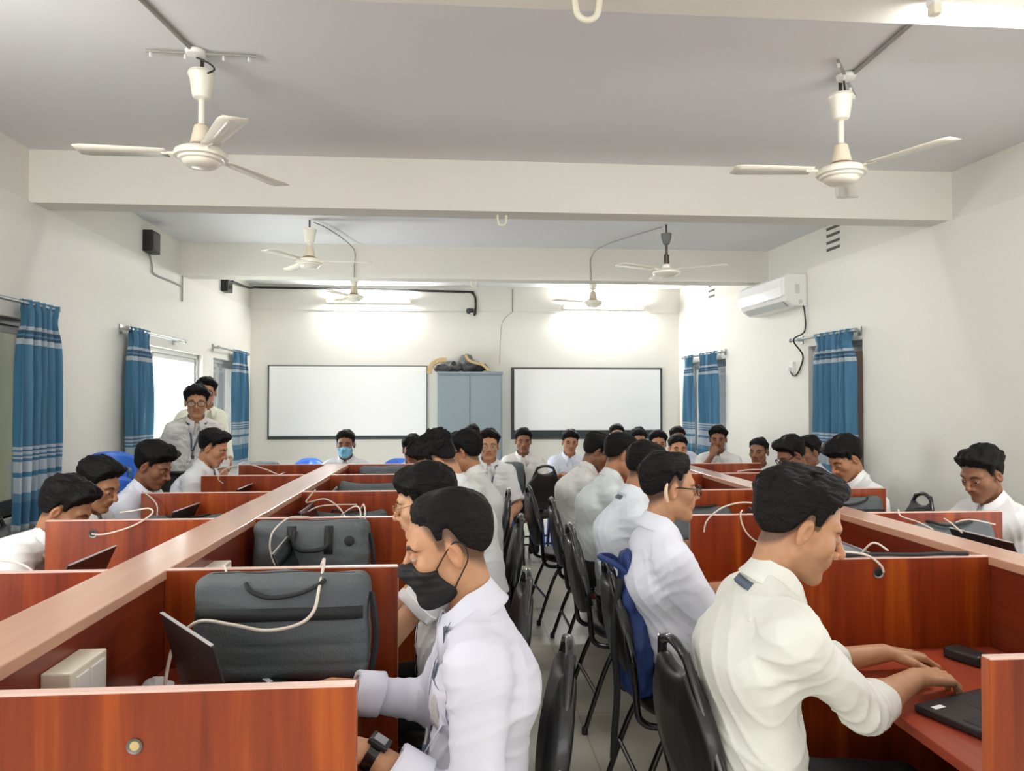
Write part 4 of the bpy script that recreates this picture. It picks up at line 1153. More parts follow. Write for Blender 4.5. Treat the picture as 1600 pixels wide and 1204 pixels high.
# heap of old chair arms and dusty cloth on top of the cabinet
zt = 1.957
def arm_piece(pts, w_, t, label, m=M_tan, n=8):
    P = spline(pts, n); mb = MB(); vs = []
    for i, p in enumerate(P):
        a = P[max(i - 1, 0)]; b = P[min(i + 1, len(P) - 1)]; d = (b - a).normalized(); nn = Vector((-d.z, 0, d.x))
        for (dy, k) in ((-w_, -t), (w_, -t), (w_, t), (-w_, t)): vs.append(p + Vector((0, dy, 0)) + nn * k)
    k = len(P)
    mb.add(vs, [[i * 4 + j, i * 4 + (j + 1) % 4, (i + 1) * 4 + (j + 1) % 4, (i + 1) * 4 + j] for i in range(k - 1) for j in range(4)] + [[0, 1, 2, 3], [(k - 1) * 4 + j for j in range(4)]])
    o = mb.build('chair_arm', m); bv = o.modifiers.new('bev', 'BEVEL'); bv.width = .006; bv.segments = 2
    return tag(o, label, 'chair arm')
arm_piece([(-.38, 10.6, 1.93), (-.36, 10.6, 2.02), (-.30, 10.6, 2.09), (-.2, 10.6, 2.125), (-.13, 10.6, 2.12)], .05, .032, 'curved tan wooden arm hanging over the left end of the cabinet')
arm_piece([(.14, 10.62, 2.20), (.18, 10.62, 2.13), (.26, 10.62, 2.09), (.38, 10.62, 2.06), (.45, 10.62, 2.0), (.46, 10.62, 1.97)], .05, .018, 'bent tan wooden arm standing up at the right of the heap')
def lump(name, c, r, label, seed, m=M_dust, cat='cloth bundle', amp=.03, sq=1):
    f = lambda p: ell(p, (0, 0, 0), r) - amp * (noise(p, (14, 14, 18), seed) * .7 + .4 * noise(p, (34, 34, 34), seed + 1))
    def g(p): return smax(f(p), -r[2] * sq - p[:, 2], .01)
    e = np.array(r) + amp + .03
    o = sdf_obj(name, g, -e, e, .012, m, None, None, .05); o.location = c
    return tag(o, label, cat)
lump('dusty_bundle', (-.12, 10.72, zt + .065), (.22, .12, .085), 'dusty grey cloth bundle lying on the cabinet top', 0, sq=.75)
lump('dusty_bundle', (.17, 10.74, zt + .11), (.13, .1, .14), 'taller dark grey bundle in the middle of the cabinet top', 1, sq=.78)
lump('dusty_bundle', (.30, 10.78, zt + .06), (.14, .09, .075), 'dark rumpled cloth at the right of the cabinet top', 2, M_bagdark, sq=.78)
one('castor_wheel', MB().lathe([(.012, -.02), (.034, -.016), (.038, 0), (.034, .016), (.012, .02)], (-.03, 10.66, 2.078), 20, 1), M_black, 'small black wheel on the heap on the cabinet', 'wheel')
# ------------------------------------------------------------------ workstation desks
HS, HD = 1.04, .76
def desk(xl, sl, sr, xr, ys, label, boxes):
    """two-sided row: a capped spine between sl..sr, partitions at every y in ys, a worktop in every bay on both sides"""
    r_ = empty('workstation_desk', ((sl + sr) / 2, ys[0], 0), 0, label, 'desk')
    r_.location = (0, 0, 0)
    y0, y1 = ys[0], ys[-1]
    MB().box(sl, sr, y0, y1 + .02, 0, HS - .028).build('spine', M_wood_in, r_)
    c = MB().box(sl - .006, sr + .006, y0 - .002, y1 + .024, HS - .028, HS, .003).build('cap_rail', M_cap, r_)
    for y in ys:
        for a, b in ((xl, sl - .001), (sr + .001, xr)):
            p = MB().box(a, b, y - .011, y + .011, .0, HS - .004).build('partition', M_wood, r_)
            MB().box(a, b, y - .0115, y + .0115, HS - .004, HS, .001).build('edge_band', M_edge, p)
            e = xl if a == xl else xr
            MB().box(min(e, e + (.002 if e == xr else -.002)), max(e, e + (.002 if e == xr else -.002)), y - .0105, y + .0105, .01, HS - .004).build('side_edge', M_wood, p)
    for i in range(len(ys) - 1):
        for a, b in ((xl + .07, sl - .001), (sr + .001, xr - .07)):
            t = MB().box(a, b, ys[i] + .0115, ys[i + 1] - .0115, HD - .025, HD, .002).build('worktop', M_top, r_)
    for (x, y, s) in boxes:
        b = MB().box(min(x, x + s * .06), max(x, x + s * .06), y, y + .155, .88, .975, .004).build('socket_box', M_ivory, r_)
        MB().box(min(x + s * .058, x + s * .064), max(x + s * .058, x + s * .064), y + .02, y + .07, .895, .96, .002).build('switch_plate', M_white, b)
        MB().box(min(x + s * .058, x + s * .064), max(x + s * .058, x + s * .064), y + .08, y + .14, .895, .96, .002).build('socket_plate', M_white, b)
    return r_
YL = [1.29, 2.20, 3.14, 4.05, 4.97, 5.80]; YR = [1.33, 2.20, 3.09, 3.97, 4.88, 5.66]
dl = desk(-1.655, -.99, -.83, -.17, YL, 'left two sided row of red wooden computer desks with a long cap rail', [(-.83, y + .265, 1) for y in YL[:-1]])
dr = desk(1.0, 1.665, 1.785, 2.40, YR, 'right two sided row of red wooden computer desks with a long cap rail', [])
def grommet(x, y, z, parent, m=M_black, ring=M_scuff, r=.012):
    o = MB().lathe([(r, -.001), (r + .005, -.0025), (r + .005, 0.002), (r, .002)], (x, y, z), 20, 1).build('cable_hole', ring, parent, True)
    MB().lathe([(r, -.0012), (r * .5, -.0016), (.001, -.0016)], (x, y, z), 18, 1).build('hole_core', m, o)
grommet(-.53, YL[0] - .0115, .95, dl, M_tan, M_scuff, .008)
grommet(-1.47, YL[2] - .0115, .985, dl); grommet(1.30, YR[1] - .0115, .995, dr)

# ------------------------------------------------------------------ black stacking chairs
def chair_back_f(p):
    """padded oval back in its own plane: x across, z up from the bottom edge, y thickness"""
    a = np.abs(p[:, 0]); z = p[:, 2]
    # outline: wide rounded shield narrowing to a round top
    b, c_, r1, r2 = .21, .335, .192, .118
    h = c_ - b; bb = (r1 - r2) / h; aa = math.sqrt(1 - bb * bb); k = -bb * a + aa * (z - b)
    q0 = np.sqrt(a * a + (z - b) ** 2) - r1; q1 = np.sqrt(a * a + (z - c_) ** 2) - r2; q2 = a * aa + (z - b) * bb - r1
    d = np.where(k < 0, q0, np.where(k > aa * h, q1, q2)) 
    d = np.maximum(d, .02 - z)
    d = d + .012
    hole = np.sqrt((p[:, 0] / .080) ** 2 + ((z - .408) / .030) ** 2) - 1
    d = smax(d, -hole * .03, .006)
    th = .021 + .012 * np.clip(-d / .08, 0, 1)
    w_ = np.abs(p[:, 1]) - th
    return smax(d, w_, .014)
def back_outline():
    pts = []
    for t in np.linspace(-1, 1, 41):
        # walk the outline from the lower left over the top to the lower right
        if t < -.6: u = (t + 1) / .4; pts.append((-.165 - .027 * math.sin(u * PI / 2), .03 + .17 * u))
        elif t > .6: u = (1 - t) / .4; pts.append((.165 + .027 * math.sin(u * PI / 2), .03 + .17 * u))
        else:
            a = PI / 2 - t / .6 * 1.17
            if abs(t) < .42: pts.append((.118 * math.cos(a), .335 + .118 * math.sin(a)))
    return pts
def make_chair(label, group):
    c = empty('stacking_chair', (0, 0, 0), 0, label, 'chair', group)
    tilt = Matrix.Translation((0, -.215, .475)) @ Matrix.Rotation(R(9), 4, 'X')
    v, q = surface(chair_back_f, (-.24, -.06, -.02), (.24, .06, .5), .0085, .012)
    A = np.array(tilt, f32); v = v @ A[:3, :3].T + A[:3, 3]
    np_mesh('backrest', v, q, M_vinyl, c)
    loop = [tilt @ Vector((x, 0, z)) for x, z in back_outline()]
    tail = lambda s: [Vector((s * .165, -.215, .44)), Vector((s * .165, -.20, .405)), Vector((s * .168, -.15, .385)), Vector((s * .17, 0, .39)), Vector((s * .17, .17, .40))]
    MB().tube(spline(tail(-1)[::-1] + loop[::2] + tail(1), 4), .0125, 10).build('back_frame', M_tube, c, True)
    def seatf(p):
        a = np.sqrt((p[:, 0] / 1.0) ** 2 + (p[:, 1] - .02) ** 2); d = (np.abs(p[:, 0]) ** 2.6 + np.abs(p[:, 1] - .02) ** 2.6 + 1e-9) ** (1 / 2.6) - .205
        w_ = np.abs(p[:, 2] - .435) - .026 - .014 * np.clip(-d / .1, 0, 1); return smax(d, w_, .022)
    v, q = surface(seatf, (-.24, -.22, .37), (.24, .26, .5), .011, .012)
    np_mesh('seat', v, q, M_vinyl, c)
    for s in (-1, 1):
        arch = spline([(s * .20, .235, .012), (s * .19, .16, .25), (s * .182, .11, .365), (s * .182, .05, .398), (s * .182, -.05, .398), (s * .182, -.11, .365), (s * .19, -.17, .25), (s * .20, -.255, .012)], 5)
        m_ = len(arch) // 2
        for nm, pth, ft in (('leg', arch[:m_ + 1], arch[0]), ('leg', arch[m_:], arch[-1])):
            l_ = MB().tube(pth, .0115, 10).build(nm, M_tube, c, True)
            MB().lathe([(.014, 0), (.015, .006), (.0145, .03), (.0115, .034)], (ft.x, ft.y, 0), 12).build('rubber_foot', M_black, l_, True)
    for y in (.19, -.2):
        MB().tube([(-.193, y, .18), (.193, y, .18)], .009, 8).build('stretcher', M_tube, c, True)
    return c
chair0 = make_chair('x', 'black padded chairs along the aisle'); used = [False]
def chair(x, y, rz, label, group='black padded chairs along the aisle'):
    c = chair0 if not used[0] else copy_tree(chair0); used[0] = True
    c.location = (x, y, 0); c.rotation_euler = (0, 0, R(rz)); c['label'] = label; c['group'] = group
    return c
# facing -x: rz 90 ; facing +x: rz -90
chair(.0, 1.86, 86, 'black chair behind the student in the black mask')
chair(-.03, 2.60, 90, 'black chair of the student in thin gold glasses, second on the left aisle')
chair(.06, 3.88, 90, 'black chair, third along the left side of the aisle')
chair(.08, 5.06, 90, 'black chair, fourth and farthest along the left side of the aisle')
chair(.83, 1.86, -84, 'black chair behind the big student typing at the right, cut by the lower edge')
chair(.85, 2.72, -90, 'black chair with the blue rucksack hung on its back')
chair(.84, 3.58, -88, 'black chair, third along the right side of the aisle')
chair(.88, 4.55, -90, 'black chair, fourth along the right side of the aisle')
chair(.80, 5.25, -84, 'black chair, fifth and farthest along the right side of the aisle')
chair(.78, 7.15, 12, 'black chair with its oval back to the camera at the end of the aisle')
chair(2.88, 3.62, 96, 'black chair of the lone student by the right wall')
chair(2.76, 4.6, 90, 'black chair of the bowed student near the wide right curtain, its back tip showing')
chair(-2.12, 4.0, -94, 'black chair under the second student from the left edge')
chair(2.78, 5.36, 92, 'black chair under the bowed glasses student by the right wall')
chair(3.06, 5.86, 96, 'black chair under the student seated behind the bowed glasses student')
chair(-2.0, 3.38, -90, 'black chair under the nearest student on the left wall side')
chair(-2.05, 4.5, -90, 'black chair under the long fringed student on the left wall side')
chair(-2.0, 5.32, -90, 'black chair under the student seated in front of the teacher')

# ------------------------------------------------------------------ blue plastic chairs
def make_blue(label, group):
    c = empty('plastic_chair', (0, 0, 0), 0, label, 'chair', group)
    mb = MB(); NU, NV = 20, 14; vs = []
    for j in range(NV + 1):
        v = j / NV
        for i in range(NU + 1):
            u = i / NU * 2 - 1
            wd = .215 * (1 - .10 * v); x = u * wd
            top = .455 * (1 - .22 * abs(u) ** 3.0)
            z = .43 + v * top
            y = -.20 - .07 * v + .085 * u * u - .012 * math.sin(u * 9) * (v > .25) * (v < .9)
            vs.append((x, y, z))
    mb.add(vs, [[j * (NU + 1) + i, j * (NU + 1) + i + 1, (j + 1) * (NU + 1) + i + 1, (j + 1) * (NU + 1) + i] for j in range(NV) for i in range(NU) if not (3 < j < 11 and i in (4, 7, 12, 15))])
    o = mb.build('backrest', M_blue, c, True); so = o.modifiers.new('thick', 'SOLIDIFY'); so.thickness = .010; so.offset = 0
    vs = []; mb = MB()
    for j in range(11):
        for i in range(13):
            u = i / 6 - 1; v = j / 10; wd = .205 + .012 * v
            vs.append((u * wd, -.205 + .43 * v + .07 * u * u * (1 - v) , .43 + .012 * u * u - .05 * max(0, v - .85) * 3 - .012 * math.sin(v * PI)))
    mb.add(vs, [[j * 13 + i, j * 13 + i + 1, (j + 1) * 13 + i + 1, (j + 1) * 13 + i] for j in range(10) for i in range(12)])
    o = mb.build('seat', M_blue, c, True); so = o.modifiers.new('thick', 'SOLIDIFY'); so.thickness = .012; so.offset = 0
    for sx, sy in ((-1, -1), (1, -1), (-1, 1), (1, 1)):
        MB().tube([(sx * .185, .02 + sy * .185, .425), (sx * .215, .02 + sy * .235, .0)], [.024, .019], 8).build('leg', M_blue, c, True)
    return c
blue0 = make_blue('x', 'blue plastic chairs'); ub = [False]
def under(x, y, rz, who): return blue(x, y, rz, 'blue plastic chair under the ' + who)
def blue(x, y, rz, label, z=0, rx=0):
    c = blue0 if not ub[0] else copy_tree(blue0); ub[0] = True
    c.location = (x, y, z); c.rotation_euler = (R(rx), 0, R(rz)); c['label'] = label; c['group'] = 'blue plastic chairs'
    return c
blue(-2.02, 7.75, 185, 'blue plastic chair holding the dark rucksack behind the left desks')
blue(-1.66, 8.25, 176, 'blue plastic chair, left one of the empty pair under the left board')
blue(-1.24, 8.1, 182, 'blue plastic chair, right one of the empty pair under the left board')
blue(-.66, 8.15, 175, 'blue plastic chair beside the student in the light blue mask')
for k in range(3):
    blue(-2.34, 5.24 + k * .03, 16, ('lowest blue plastic chair of the stack by the left wall', 'middle blue plastic chair of the stack by the left wall', 'topmost blue plastic chair of the stack by the left wall')[k], z=k * .155)
def blue_tablet(x, y, rz, label):
    c = blue(x, y, rz, label)
    MB().tube(spline([(.22, -.22, .62), (.25, -.1, .66), (.25, .2, .66), (.25, .22, .60), (.24, .22, .43)], 5), .013, 8).build('arm_frame', M_blue, c, True)
    return c
blue_tablet(1.2, 7.72, 178, 'blue plastic armchair of the student in front of the left end of the right board')
blue_tablet(.66, 7.6, 183, 'blue plastic armchair of the student in front of the cabinet edge')

# ------------------------------------------------------------------ laptops
def make_laptop(label):
    """hinge along local x at y=0, keyboard towards +y (the user)"""
    L = empty('laptop', (0, 0, 0), 0, label, 'laptop', 'black laptops')
    b = MB().box(-.17, .17, 0, .235, .002, .020, .004).build('base', M_lap, L)
    MB().box(-.15, .15, .025, .125, .0198, .0212, .0005).build('keyboard', M_key, b)
    MB().box(-.05, .05, .145, .215, .0198, .0206, .0003).build('touchpad', M_key, b)
    MB().box(-.15, -.115, .19, .205, .0198, .0206).build('sticker', M_paper, b)
    lid = MB().box(-.17, .17, -.008, 0, 0, .232, .003).build('lid', M_lap, L)
    lid.location = (0, .004, .018); lid.rotation_euler = (R(24), 0, 0)
    MB().box(-.158, .158, -.0005, .0008, .018, .222).build('screen', M_screen, lid)
    MB().box(-.168, .168, -.0088, -.001, .2310, .2335, .0005).build('top_edge', M_lapedge, lid)
    MB().tube([(-.13, -.004, .012), (-.06, -.004, .012)], .006, 8).tube([(.06, -.004, .012), (.13, -.004, .012)], .006, 8).build('hinge', M_black, L, True)
    return L
lap0 = make_laptop('x'); ul = [False]
def laptop(x, y, face, label, open_=24):
    """x,y of the hinge; face = direction the screen looks at (degrees from +x)"""
    c = lap0 if not ul[0] else copy_tree(lap0); ul[0] = True
    c.location = (x, y, HD); c.rotation_euler = (0, 0, R(face - 90)); c['label'] = label
    for ch in c.children:
        if ch.name.startswith('lid'): ch.rotation_euler = (R(open_), 0, 0)
    return c
laptop(-.572, 1.795, 38, 'black laptop turned askew in front of the student in the black mask', 15)
laptop(-.56, 2.80, 4, 'black laptop before the second grey bag of the left aisle desks', 22)
laptop(-.66, 3.78, 0, 'black laptop in the third bay of the left aisle desks', 22)
laptop(-.64, 4.6, 4, 'black laptop in the fourth bay of the left aisle desks', 26)
laptop(-1.35, 2.68, 180, 'black laptop in the nearest visible bay on the wall side of the left desks', 24)
laptop(-1.45, 3.86, 178, 'black laptop with pale edge used by two students on the left wall side', 24)
laptop(-1.42, 4.78, 180, 'black laptop with bright edge before the long fringed student', 24)
laptop(-1.40, 5.55, 178, 'black laptop in the last bay of the left wall side', 26)
laptop(1.362, 1.58, 110, 'black laptop under the hands of the big student at the lower right', 20)
laptop(1.38, 2.72, 178, 'black laptop in front of the student with the hearing aid', 28)
laptop(1.40, 3.62, 176, 'black laptop in the third bay of the right aisle desks', 34)
laptop(1.38, 4.5, 180, 'black laptop in the fourth bay of the right aisle desks', 28)
laptop(2.17, 2.80, 2, 'large black laptop lid behind the right cap rail near the right edge', 22)
laptop(2.06, 3.68, 0, 'black laptop before the lone student by the right wall', 24)
laptop(2.06, 4.5, 0, 'black laptop before the bowed student at the right', 26)
laptop(2.05, 5.3, 0, 'black laptop before the glasses student near the right wall', 22)

# ------------------------------------------------------------------ grey laptop bags
def bag(x, y, z, rz, rx, w_, h_, d_, label, seed=0, band=True, handle=True, seams=(-.05, -.105), sag=.0, name='laptop_bag'):
    """upright bag: local x width, z height (origin at the bottom middle), front face at -y"""
    r_ = empty(name, (x, y, z), 0, label, 'bag', 'grey laptop bags'); r_.rotation_euler = (R(rx), 0, R(rz))
    hx, hz, hy = w_ / 2, h_ / 2, d_ / 2
    def f(p):
        q = p.copy(); q[:, 2] -= hz
        q[:, 2] += sag * np.cos(np.clip(q[:, 0] / hx, -1, 1) * PI / 2) * np.clip(q[:, 2] / hz, 0, 1)
        e = np.abs(q) - (V(hx, hy, hz) - .035)
        d = ln(np.maximum(e, 0)) + np.minimum(e.max(1), 0) - .035
        bul = .012 * (1 - (q[:, 0] / hx) ** 2).clip(0) * (1 - (q[:, 2] / hz) ** 2).clip(0)
        d = d - bul - .0035 * noise(p, (16, 16, 22), seed) - .003 * (1 - np.abs(noise(p, (9, 9, 30), seed + 1))) ** 4
        for s in seams:
            d = d + .004 * np.exp(-((q[:, 2] - s) / .004) ** 2) * (q[:, 1] < 0)
        d = d + .004 * np.exp(-((q[:, 1] + hy * .15) / .004) ** 2)
        return d
    e = np.array((hx, hy, hz)) + .05
    sdf_obj('bag_body', f, np.array((0, 0, hz)) - e, np.array((0, 0, hz)) + e, .0075, M_bag, r_, None, .025)
    def front(xx, zz, g=.003):
        p = np.array((xx, -hy - .06, zz), f32)
        for _ in range(14): p = p + V(0, 1, 0) * (float(f(p[None])[0]) - g)
        return Vector(p.tolist())
    if band:
        N = 24; vs = []; mb = MB()
        for i in range(N + 1):
            xx = (-1 + 2 * i / N) * (hx - .012)
            vs += [front(xx, h_ * .70), front(xx, h_ * .70 - .034)]
        mb.add(vs, [[2 * i, 2 * i + 1, 2 * i + 3, 2 * i + 2] for i in range(N)])
        o = mb.build('web_band', M_bagdark, r_, True); so = o.modifiers.new('thick', 'SOLIDIFY'); so.thickness = .003; so.offset = 0
    if handle == 'front':
        N = 14; mb = MB(); vs = []
        pth = spline([front(-.055, h_ * .86), front(-.06, h_ * .70, .012), front(-.035, h_ * .62, .022), front(.0, h_ * .60, .024), front(.05, h_ * .62, .022), front(.075, h_ * .70, .012), front(.07, h_ * .88)], 5)
        MB().tube(pth, .009, 8).build('handle', M_bagdark, r_, True)
        for xx in (-.075, -.1 + .02):
            pass
        for xs in (-.07, .075):
            vs = []; mb = MB()
            for i in range(8):
                zz = h_ * (.93 - .9 * i / 7); vs += [front(xs - .017, zz), front(xs + .017, zz)]
            mb.add(vs[:8] if xs > 0 else vs, [[2 * i, 2 * i + 1, 2 * i + 3, 2 * i + 2] for i in range(3 if xs > 0 else 7)])
            o = mb.build('strap', M_bagdark, r_, True); so = o.modifiers.new('thick', 'SOLIDIFY'); so.thickness = .003; so.offset = 0
        MB().lathe([(.017, -.002), (.02, .0), (.016, .003), (.001, .003)], tuple(front(.155, h_ * .72)), 18, 1).build('badge', M_bagdark, r_, True)
    elif handle:
        MB().tube(spline([front(-.09, h_ * .93), front(-.07, h_ * .86, .012), front(-.02, h_ * .80, .016), front(.05, h_ * .83, .014), front(.1, h_ * .9, .01), front(.12, h_ * .95)], 6), [.006] * 31, 8).build('handle', M_bagdark, r_, True)
    # zip along the top edge and side straps
    def top(xx, yy):
        p = np.array((xx, yy, h_ + .08), f32)
        for _ in range(14): p = p - V(0, 0, 1) * (float(f(p[None])[0]) - .002)
        return Vector(p.tolist())
    MB().tube([top(xx, -hy * .15) for xx in np.linspace(-hx + .04, hx - .04, 20)], .0035, 6).build('zip', M_bagdark, r_, True)
    MB().tube(spline([(hx + .004, 0, h_ * .8), (hx + .018, -.012, h_ * .55), (hx + .020, -.01, h_ * .3), (hx + .008, -.015, h_ * .06)], 6), .009, 6).build('shoulder_strap', M_bagdark, r_, True)
    return r_
bag(-.475, 2.085, HD, 0, -6, .47, .285, .12, 'largest grey laptop bag with a dark web band, nearest on the left', 0, True, True, (-.045, -.095), .0)
bag(-.575, 3.02, HD, 0, -5, .45, .285, .12, 'grey laptop bag with a front handle in the second bay of the left aisle desks', 2, False, 'front', (), 0)
bag(-.58, 3.90, HD, 0, -38, .42, .22, .10, 'grey bag slumped low in the third bay of the left aisle desks', 1, False, True, (), .04)
bag(-.52, 4.86, HD, 0, -8, .46, .25, .12, 'dark grey bag in the fourth bay of the left aisle desks', 3, True, False, (-.04,), .03)
bag(-.50, 5.70, HD, 2, -5, .46, .27, .11, 'grey bag upright in the last bay of the left aisle desks', 0, True, False, (), .0)
bag(-1.40, 3.93, HD, 3, -20, .40, .185, .09, 'dark bag with a curved handle lying before the two students on the left wall side', 2, True, True, (), .02)
bag(2.13, 3.00, HD, -6, -30, .40, .27, .11, 'grey bag slanting behind the large laptop lid near the right edge', 1, False, True, (), .02)
bag(2.12, 3.885, HD, 0, -6, .42, .25, .11, 'grey bag upright before the bowed student at the right', 3, True, True, (), .015)
bag(1.33, 3.85, HD, 4, -42, .40, .24, .10, 'grey bag slumped in the third bay of the right aisle desks', 0, False, True, (), .03)
bag(1.35, 4.76, HD, 0, -20, .40, .22, .10, 'dark grey bag in the fourth bay of the right aisle desks', 2, False, True, (), .02)
bag(1.33, 5.55, HD, 0, -6, .42, .24, .1, 'dark bag in the last bay of the right aisle desks', 1, True, True, (), .02)
tag(bag(-2.02, 7.78, .445, 180, 0, .38, .46, .2, 'dark rucksack standing on a blue plastic chair by the left windows', 3, False, False, (), .0, 'rucksack'), None, None, 'rucksacks')
tag(bag(.50, 7.3, .62, 10, 0, .34, .30, .16, 'black bag held before the student at the cabinet edge', 2, False, False, (), .0, 'shoulder_bag'), None, None, 'rucksacks')

# blue rucksack hanging on a chair back
def blue_rucksack():
    r_ = empty('blue_rucksack', (.655, 2.655, .47), R(-8), 'crumpled blue rucksack hanging on the chair back beside the hearing aid student', 'bag')
    def f(p):
        d = ell(p, (0, 0, .14), (.075, .12, .16)); d = smin(d, ell(p, (-.03, 0, .36), (.032, .085, .16)), .06)
        return d - .010 * noise(p, (22, 18, 16), 1) - .006 * noise(p, (50, 40, 30), 2)
    sdf_obj('bag_body', f, (-.16, -.2, -.08), (.14, .2, .62), .008, M_denim, r_, None, .03)
    MB().tube(spline([(-.04, -.05, .44), (-.085, -.055, .475), (-.13, .0, .485), (-.085, .055, .475), (-.04, .05, .44)], 6), .011, 8).build('strap', M_denim, r_, True)
    MB().tube(spline([(-.06, -.06, .42), (-.085, -.07, .25), (-.075, -.09, .05), (-.085, -.1, -.1), (-.09, -.09, -.2)], 6), .012, 8).build('loose_strap', M_bagdark, r_, True)
blue_rucksack()

# ------------------------------------------------------------------ small things on the desks
def crumple(x, y, z, label):
    o = sdf_obj('paper_scrap', lambda p: ell(p, (0, 0, .012), (.034, .026, .014)) - .006 * noise(p, (90, 90, 90), 1), (-.06, -.06, -.01), (.06, .06, .045), .004, M_paper, None, None, .012)
    o.location = (x, y, z); tag(o, label, 'paper')
crumple(-.785, 2.03, HD, 'crumpled white paper scrap on the nearest left desk')
def adapter(x, y, rz, label):
    r_ = empty('power_adapter', (x, y, HD), R(rz), label, 'adapter')
    MB().box(-.032, .032, -.055, .055, 0, .032, .007).build('casing', M_black, r_)
    MB().tube(spline([(0, .055, .015), (.01, .08, .01), (.06, .09, .006), (.1, .06, .006)], 6), .003, 6).build('lead', M_bcable, r_, True)
adapter(1.50, 2.07, 20, 'black power adapter at the back of the big student\'s desk')
adapter(1.585, 1.98, 75, 'second grey black adapter by the spine at the right edge')
one('bag_strap', MB().tube(spline([(1.2, 2.20, HS + .006), (1.3, 2.205, HS + .008), (1.42, 2.20, HS + .006), (1.52, 2.205, HS + .007), (1.6, 2.2, HS + .006)], 6), .0065, 6), M_bagdark, 'black strap laid along the top of the partition before the big student', 'strap')
def cable(pts, label, r=.0034, n=8): return one('network_cable', MB().tube(spline(pts, n), r, 7), M_cable, label, 'cable', group='white network cables')
cable([(-.41, 2.24, 1.00), (-.385, 2.20, 1.058), (-.372, 2.13, 1.06), (-.366, 2.03, 1.02), (-.372, 1.985, .97), (-.41, 1.97, .94), (-.49, 1.965, .928), (-.575, 1.965, .945), (-.66, 1.965, .955), (-.715, 1.965, .905), (-.735, 1.965, .84), (-.735, 1.94, .772)], 'white cable curving across the front of the largest grey bag', .0045)
cable([(-.66, 2.18, 1.05), (-.645, 2.15, 1.03), (-.635, 2.13, .99)], 'short white cable end hanging over the second left partition')
cable([(-.60, 3.08, 1.05), (-.66, 3.0, 1.06), (-.705, 2.94, 1.02), (-.715, 2.92, .97), (-.70, 2.9, .92), (-.68, 2.87, .90)], 'white cable looping down beside the handle of the second grey bag')
cable([(-1.47, 3.12, .985), (-1.40, 3.09, .99), (-1.30, 3.10, 1.02), (-1.245, 3.14, 1.06), (-1.28, 3.2, 1.075), (-1.36, 3.24, 1.06), (-1.42, 3.26, 1.05)], 'white cable pulled from the hole in the third left partition')
cable([(-1.75, 2.35, 1.02), (-1.5, 2.32, 1.045), (-1.33, 2.3, 1.05), (-1.25, 2.28, 1.03), (-1.235, 2.27, 1.00), (-1.26, 2.27, .96)], 'white cable arching at the lower left edge')
cable([(-.75, 4.03, 1.05), (-.76, 3.95, 1.03), (-.77, 3.9, 1.0), (-.66, 3.8, 1.03), (-.58, 3.72, 1.0), (-.54, 3.68, .95), (-.53, 3.6, .90)], 'white cable tangled against the spine in the third left bay')
cable([(-.80, 3.75, .93), (-.70, 3.78, .99), (-.6, 3.8, 1.0), (-.5, 3.8, 1.0)], 'white cable lying along the slumped bag in the third left bay')
cable([(-.58, 3.7, .93), (-.52, 3.45, 1.0), (-.46, 3.25, 1.055), (-.415, 3.16, 1.08), (-.395, 3.12, 1.06), (-.40, 3.10, 1.0), (-.43, 3.10, .95), (-.455, 3.1, .91)], 'white cable looped over the third left partition')
cable([(-.40, 3.18, 1.07), (-.385, 3.14, 1.09), (-.375, 3.115, 1.06), (-.38, 3.10, .99), (-.405, 3.10, .92), (-.43, 3.1, .875)], 'second white loop hanging down the face of the third left partition')
cable([(-1.51, 4.94, .99), (-1.53, 4.9, 1.03), (-1.48, 4.9, 1.09), (-1.36, 4.92, 1.115), (-1.25, 4.96, 1.08), (-1.19, 4.98, 1.05), (-1.17, 5.05, 1.03)], 'white cable arching over the fifth left partition on the wall side')
cable([(-1.66, 4.06, 1.045), (-1.60, 4.02, 1.02), (-1.56, 4.0, .98), (-1.55, 3.98, .93)], 'thin white cable end at the fourth left partition')
cable([(1.05, 3.06, .97), (1.06, 3.05, 1.02), (1.12, 3.05, 1.07), (1.20, 3.04, 1.095), (1.30, 3.1, 1.08), (1.37, 3.2, 1.04), (1.38, 3.3, 1.0)], 'white cable arching over the third right partition by the glasses student')
cable([(1.24, 3.12, 1.05), (1.215, 3.075, 1.04), (1.22, 3.07, 1.0), (1.245, 3.07, .955), (1.29, 3.07, .92), (1.33, 3.07, .91)], 'white cable drooping down the face of the third right partition')
cable([(1.16, 2.23, 1.045), (1.2, 2.2, 1.058), (1.26, 2.18, 1.05), (1.30, 2.175, 1.02), (1.312, 2.18, .998)], 'white cable running into the hole of the second right partition')
cable([(1.33, 2.36, 1.0), (1.36, 2.32, 1.06), (1.395, 2.29, 1.04)], 'short white cable tip behind the strap on the right partition')
cable([(1.93, 3.09, 1.05), (1.91, 3.04, 1.03), (1.925, 2.95, 1.02), (1.945, 2.88, 1.0)], 'white cable hanging from the third right partition behind the cap rail')
cable([(2.05, 2.96, 1.03), (2.04, 2.9, 1.02), (2.05, 2.85, .99)], 'white plug lead beside the large laptop lid at the right')
cable([(2.08, 2.93, 1.02), (2.12, 2.9, 1.035), (2.2, 2.86, 1.02)], 'white lead curving over the slanting bag at the right')
cable([(1.9, 4.86, 1.05), (2.0, 4.84, 1.065), (2.15, 4.84, 1.06), (2.25, 4.9, 1.05)], 'white cable arching over the fifth right partition')
# ------------------------------------------------------------------ the people
GA, GB, GC = 'students typing along the aisle', 'students sitting at the back facing the camera', 'students along the side walls'
HM = M_hair
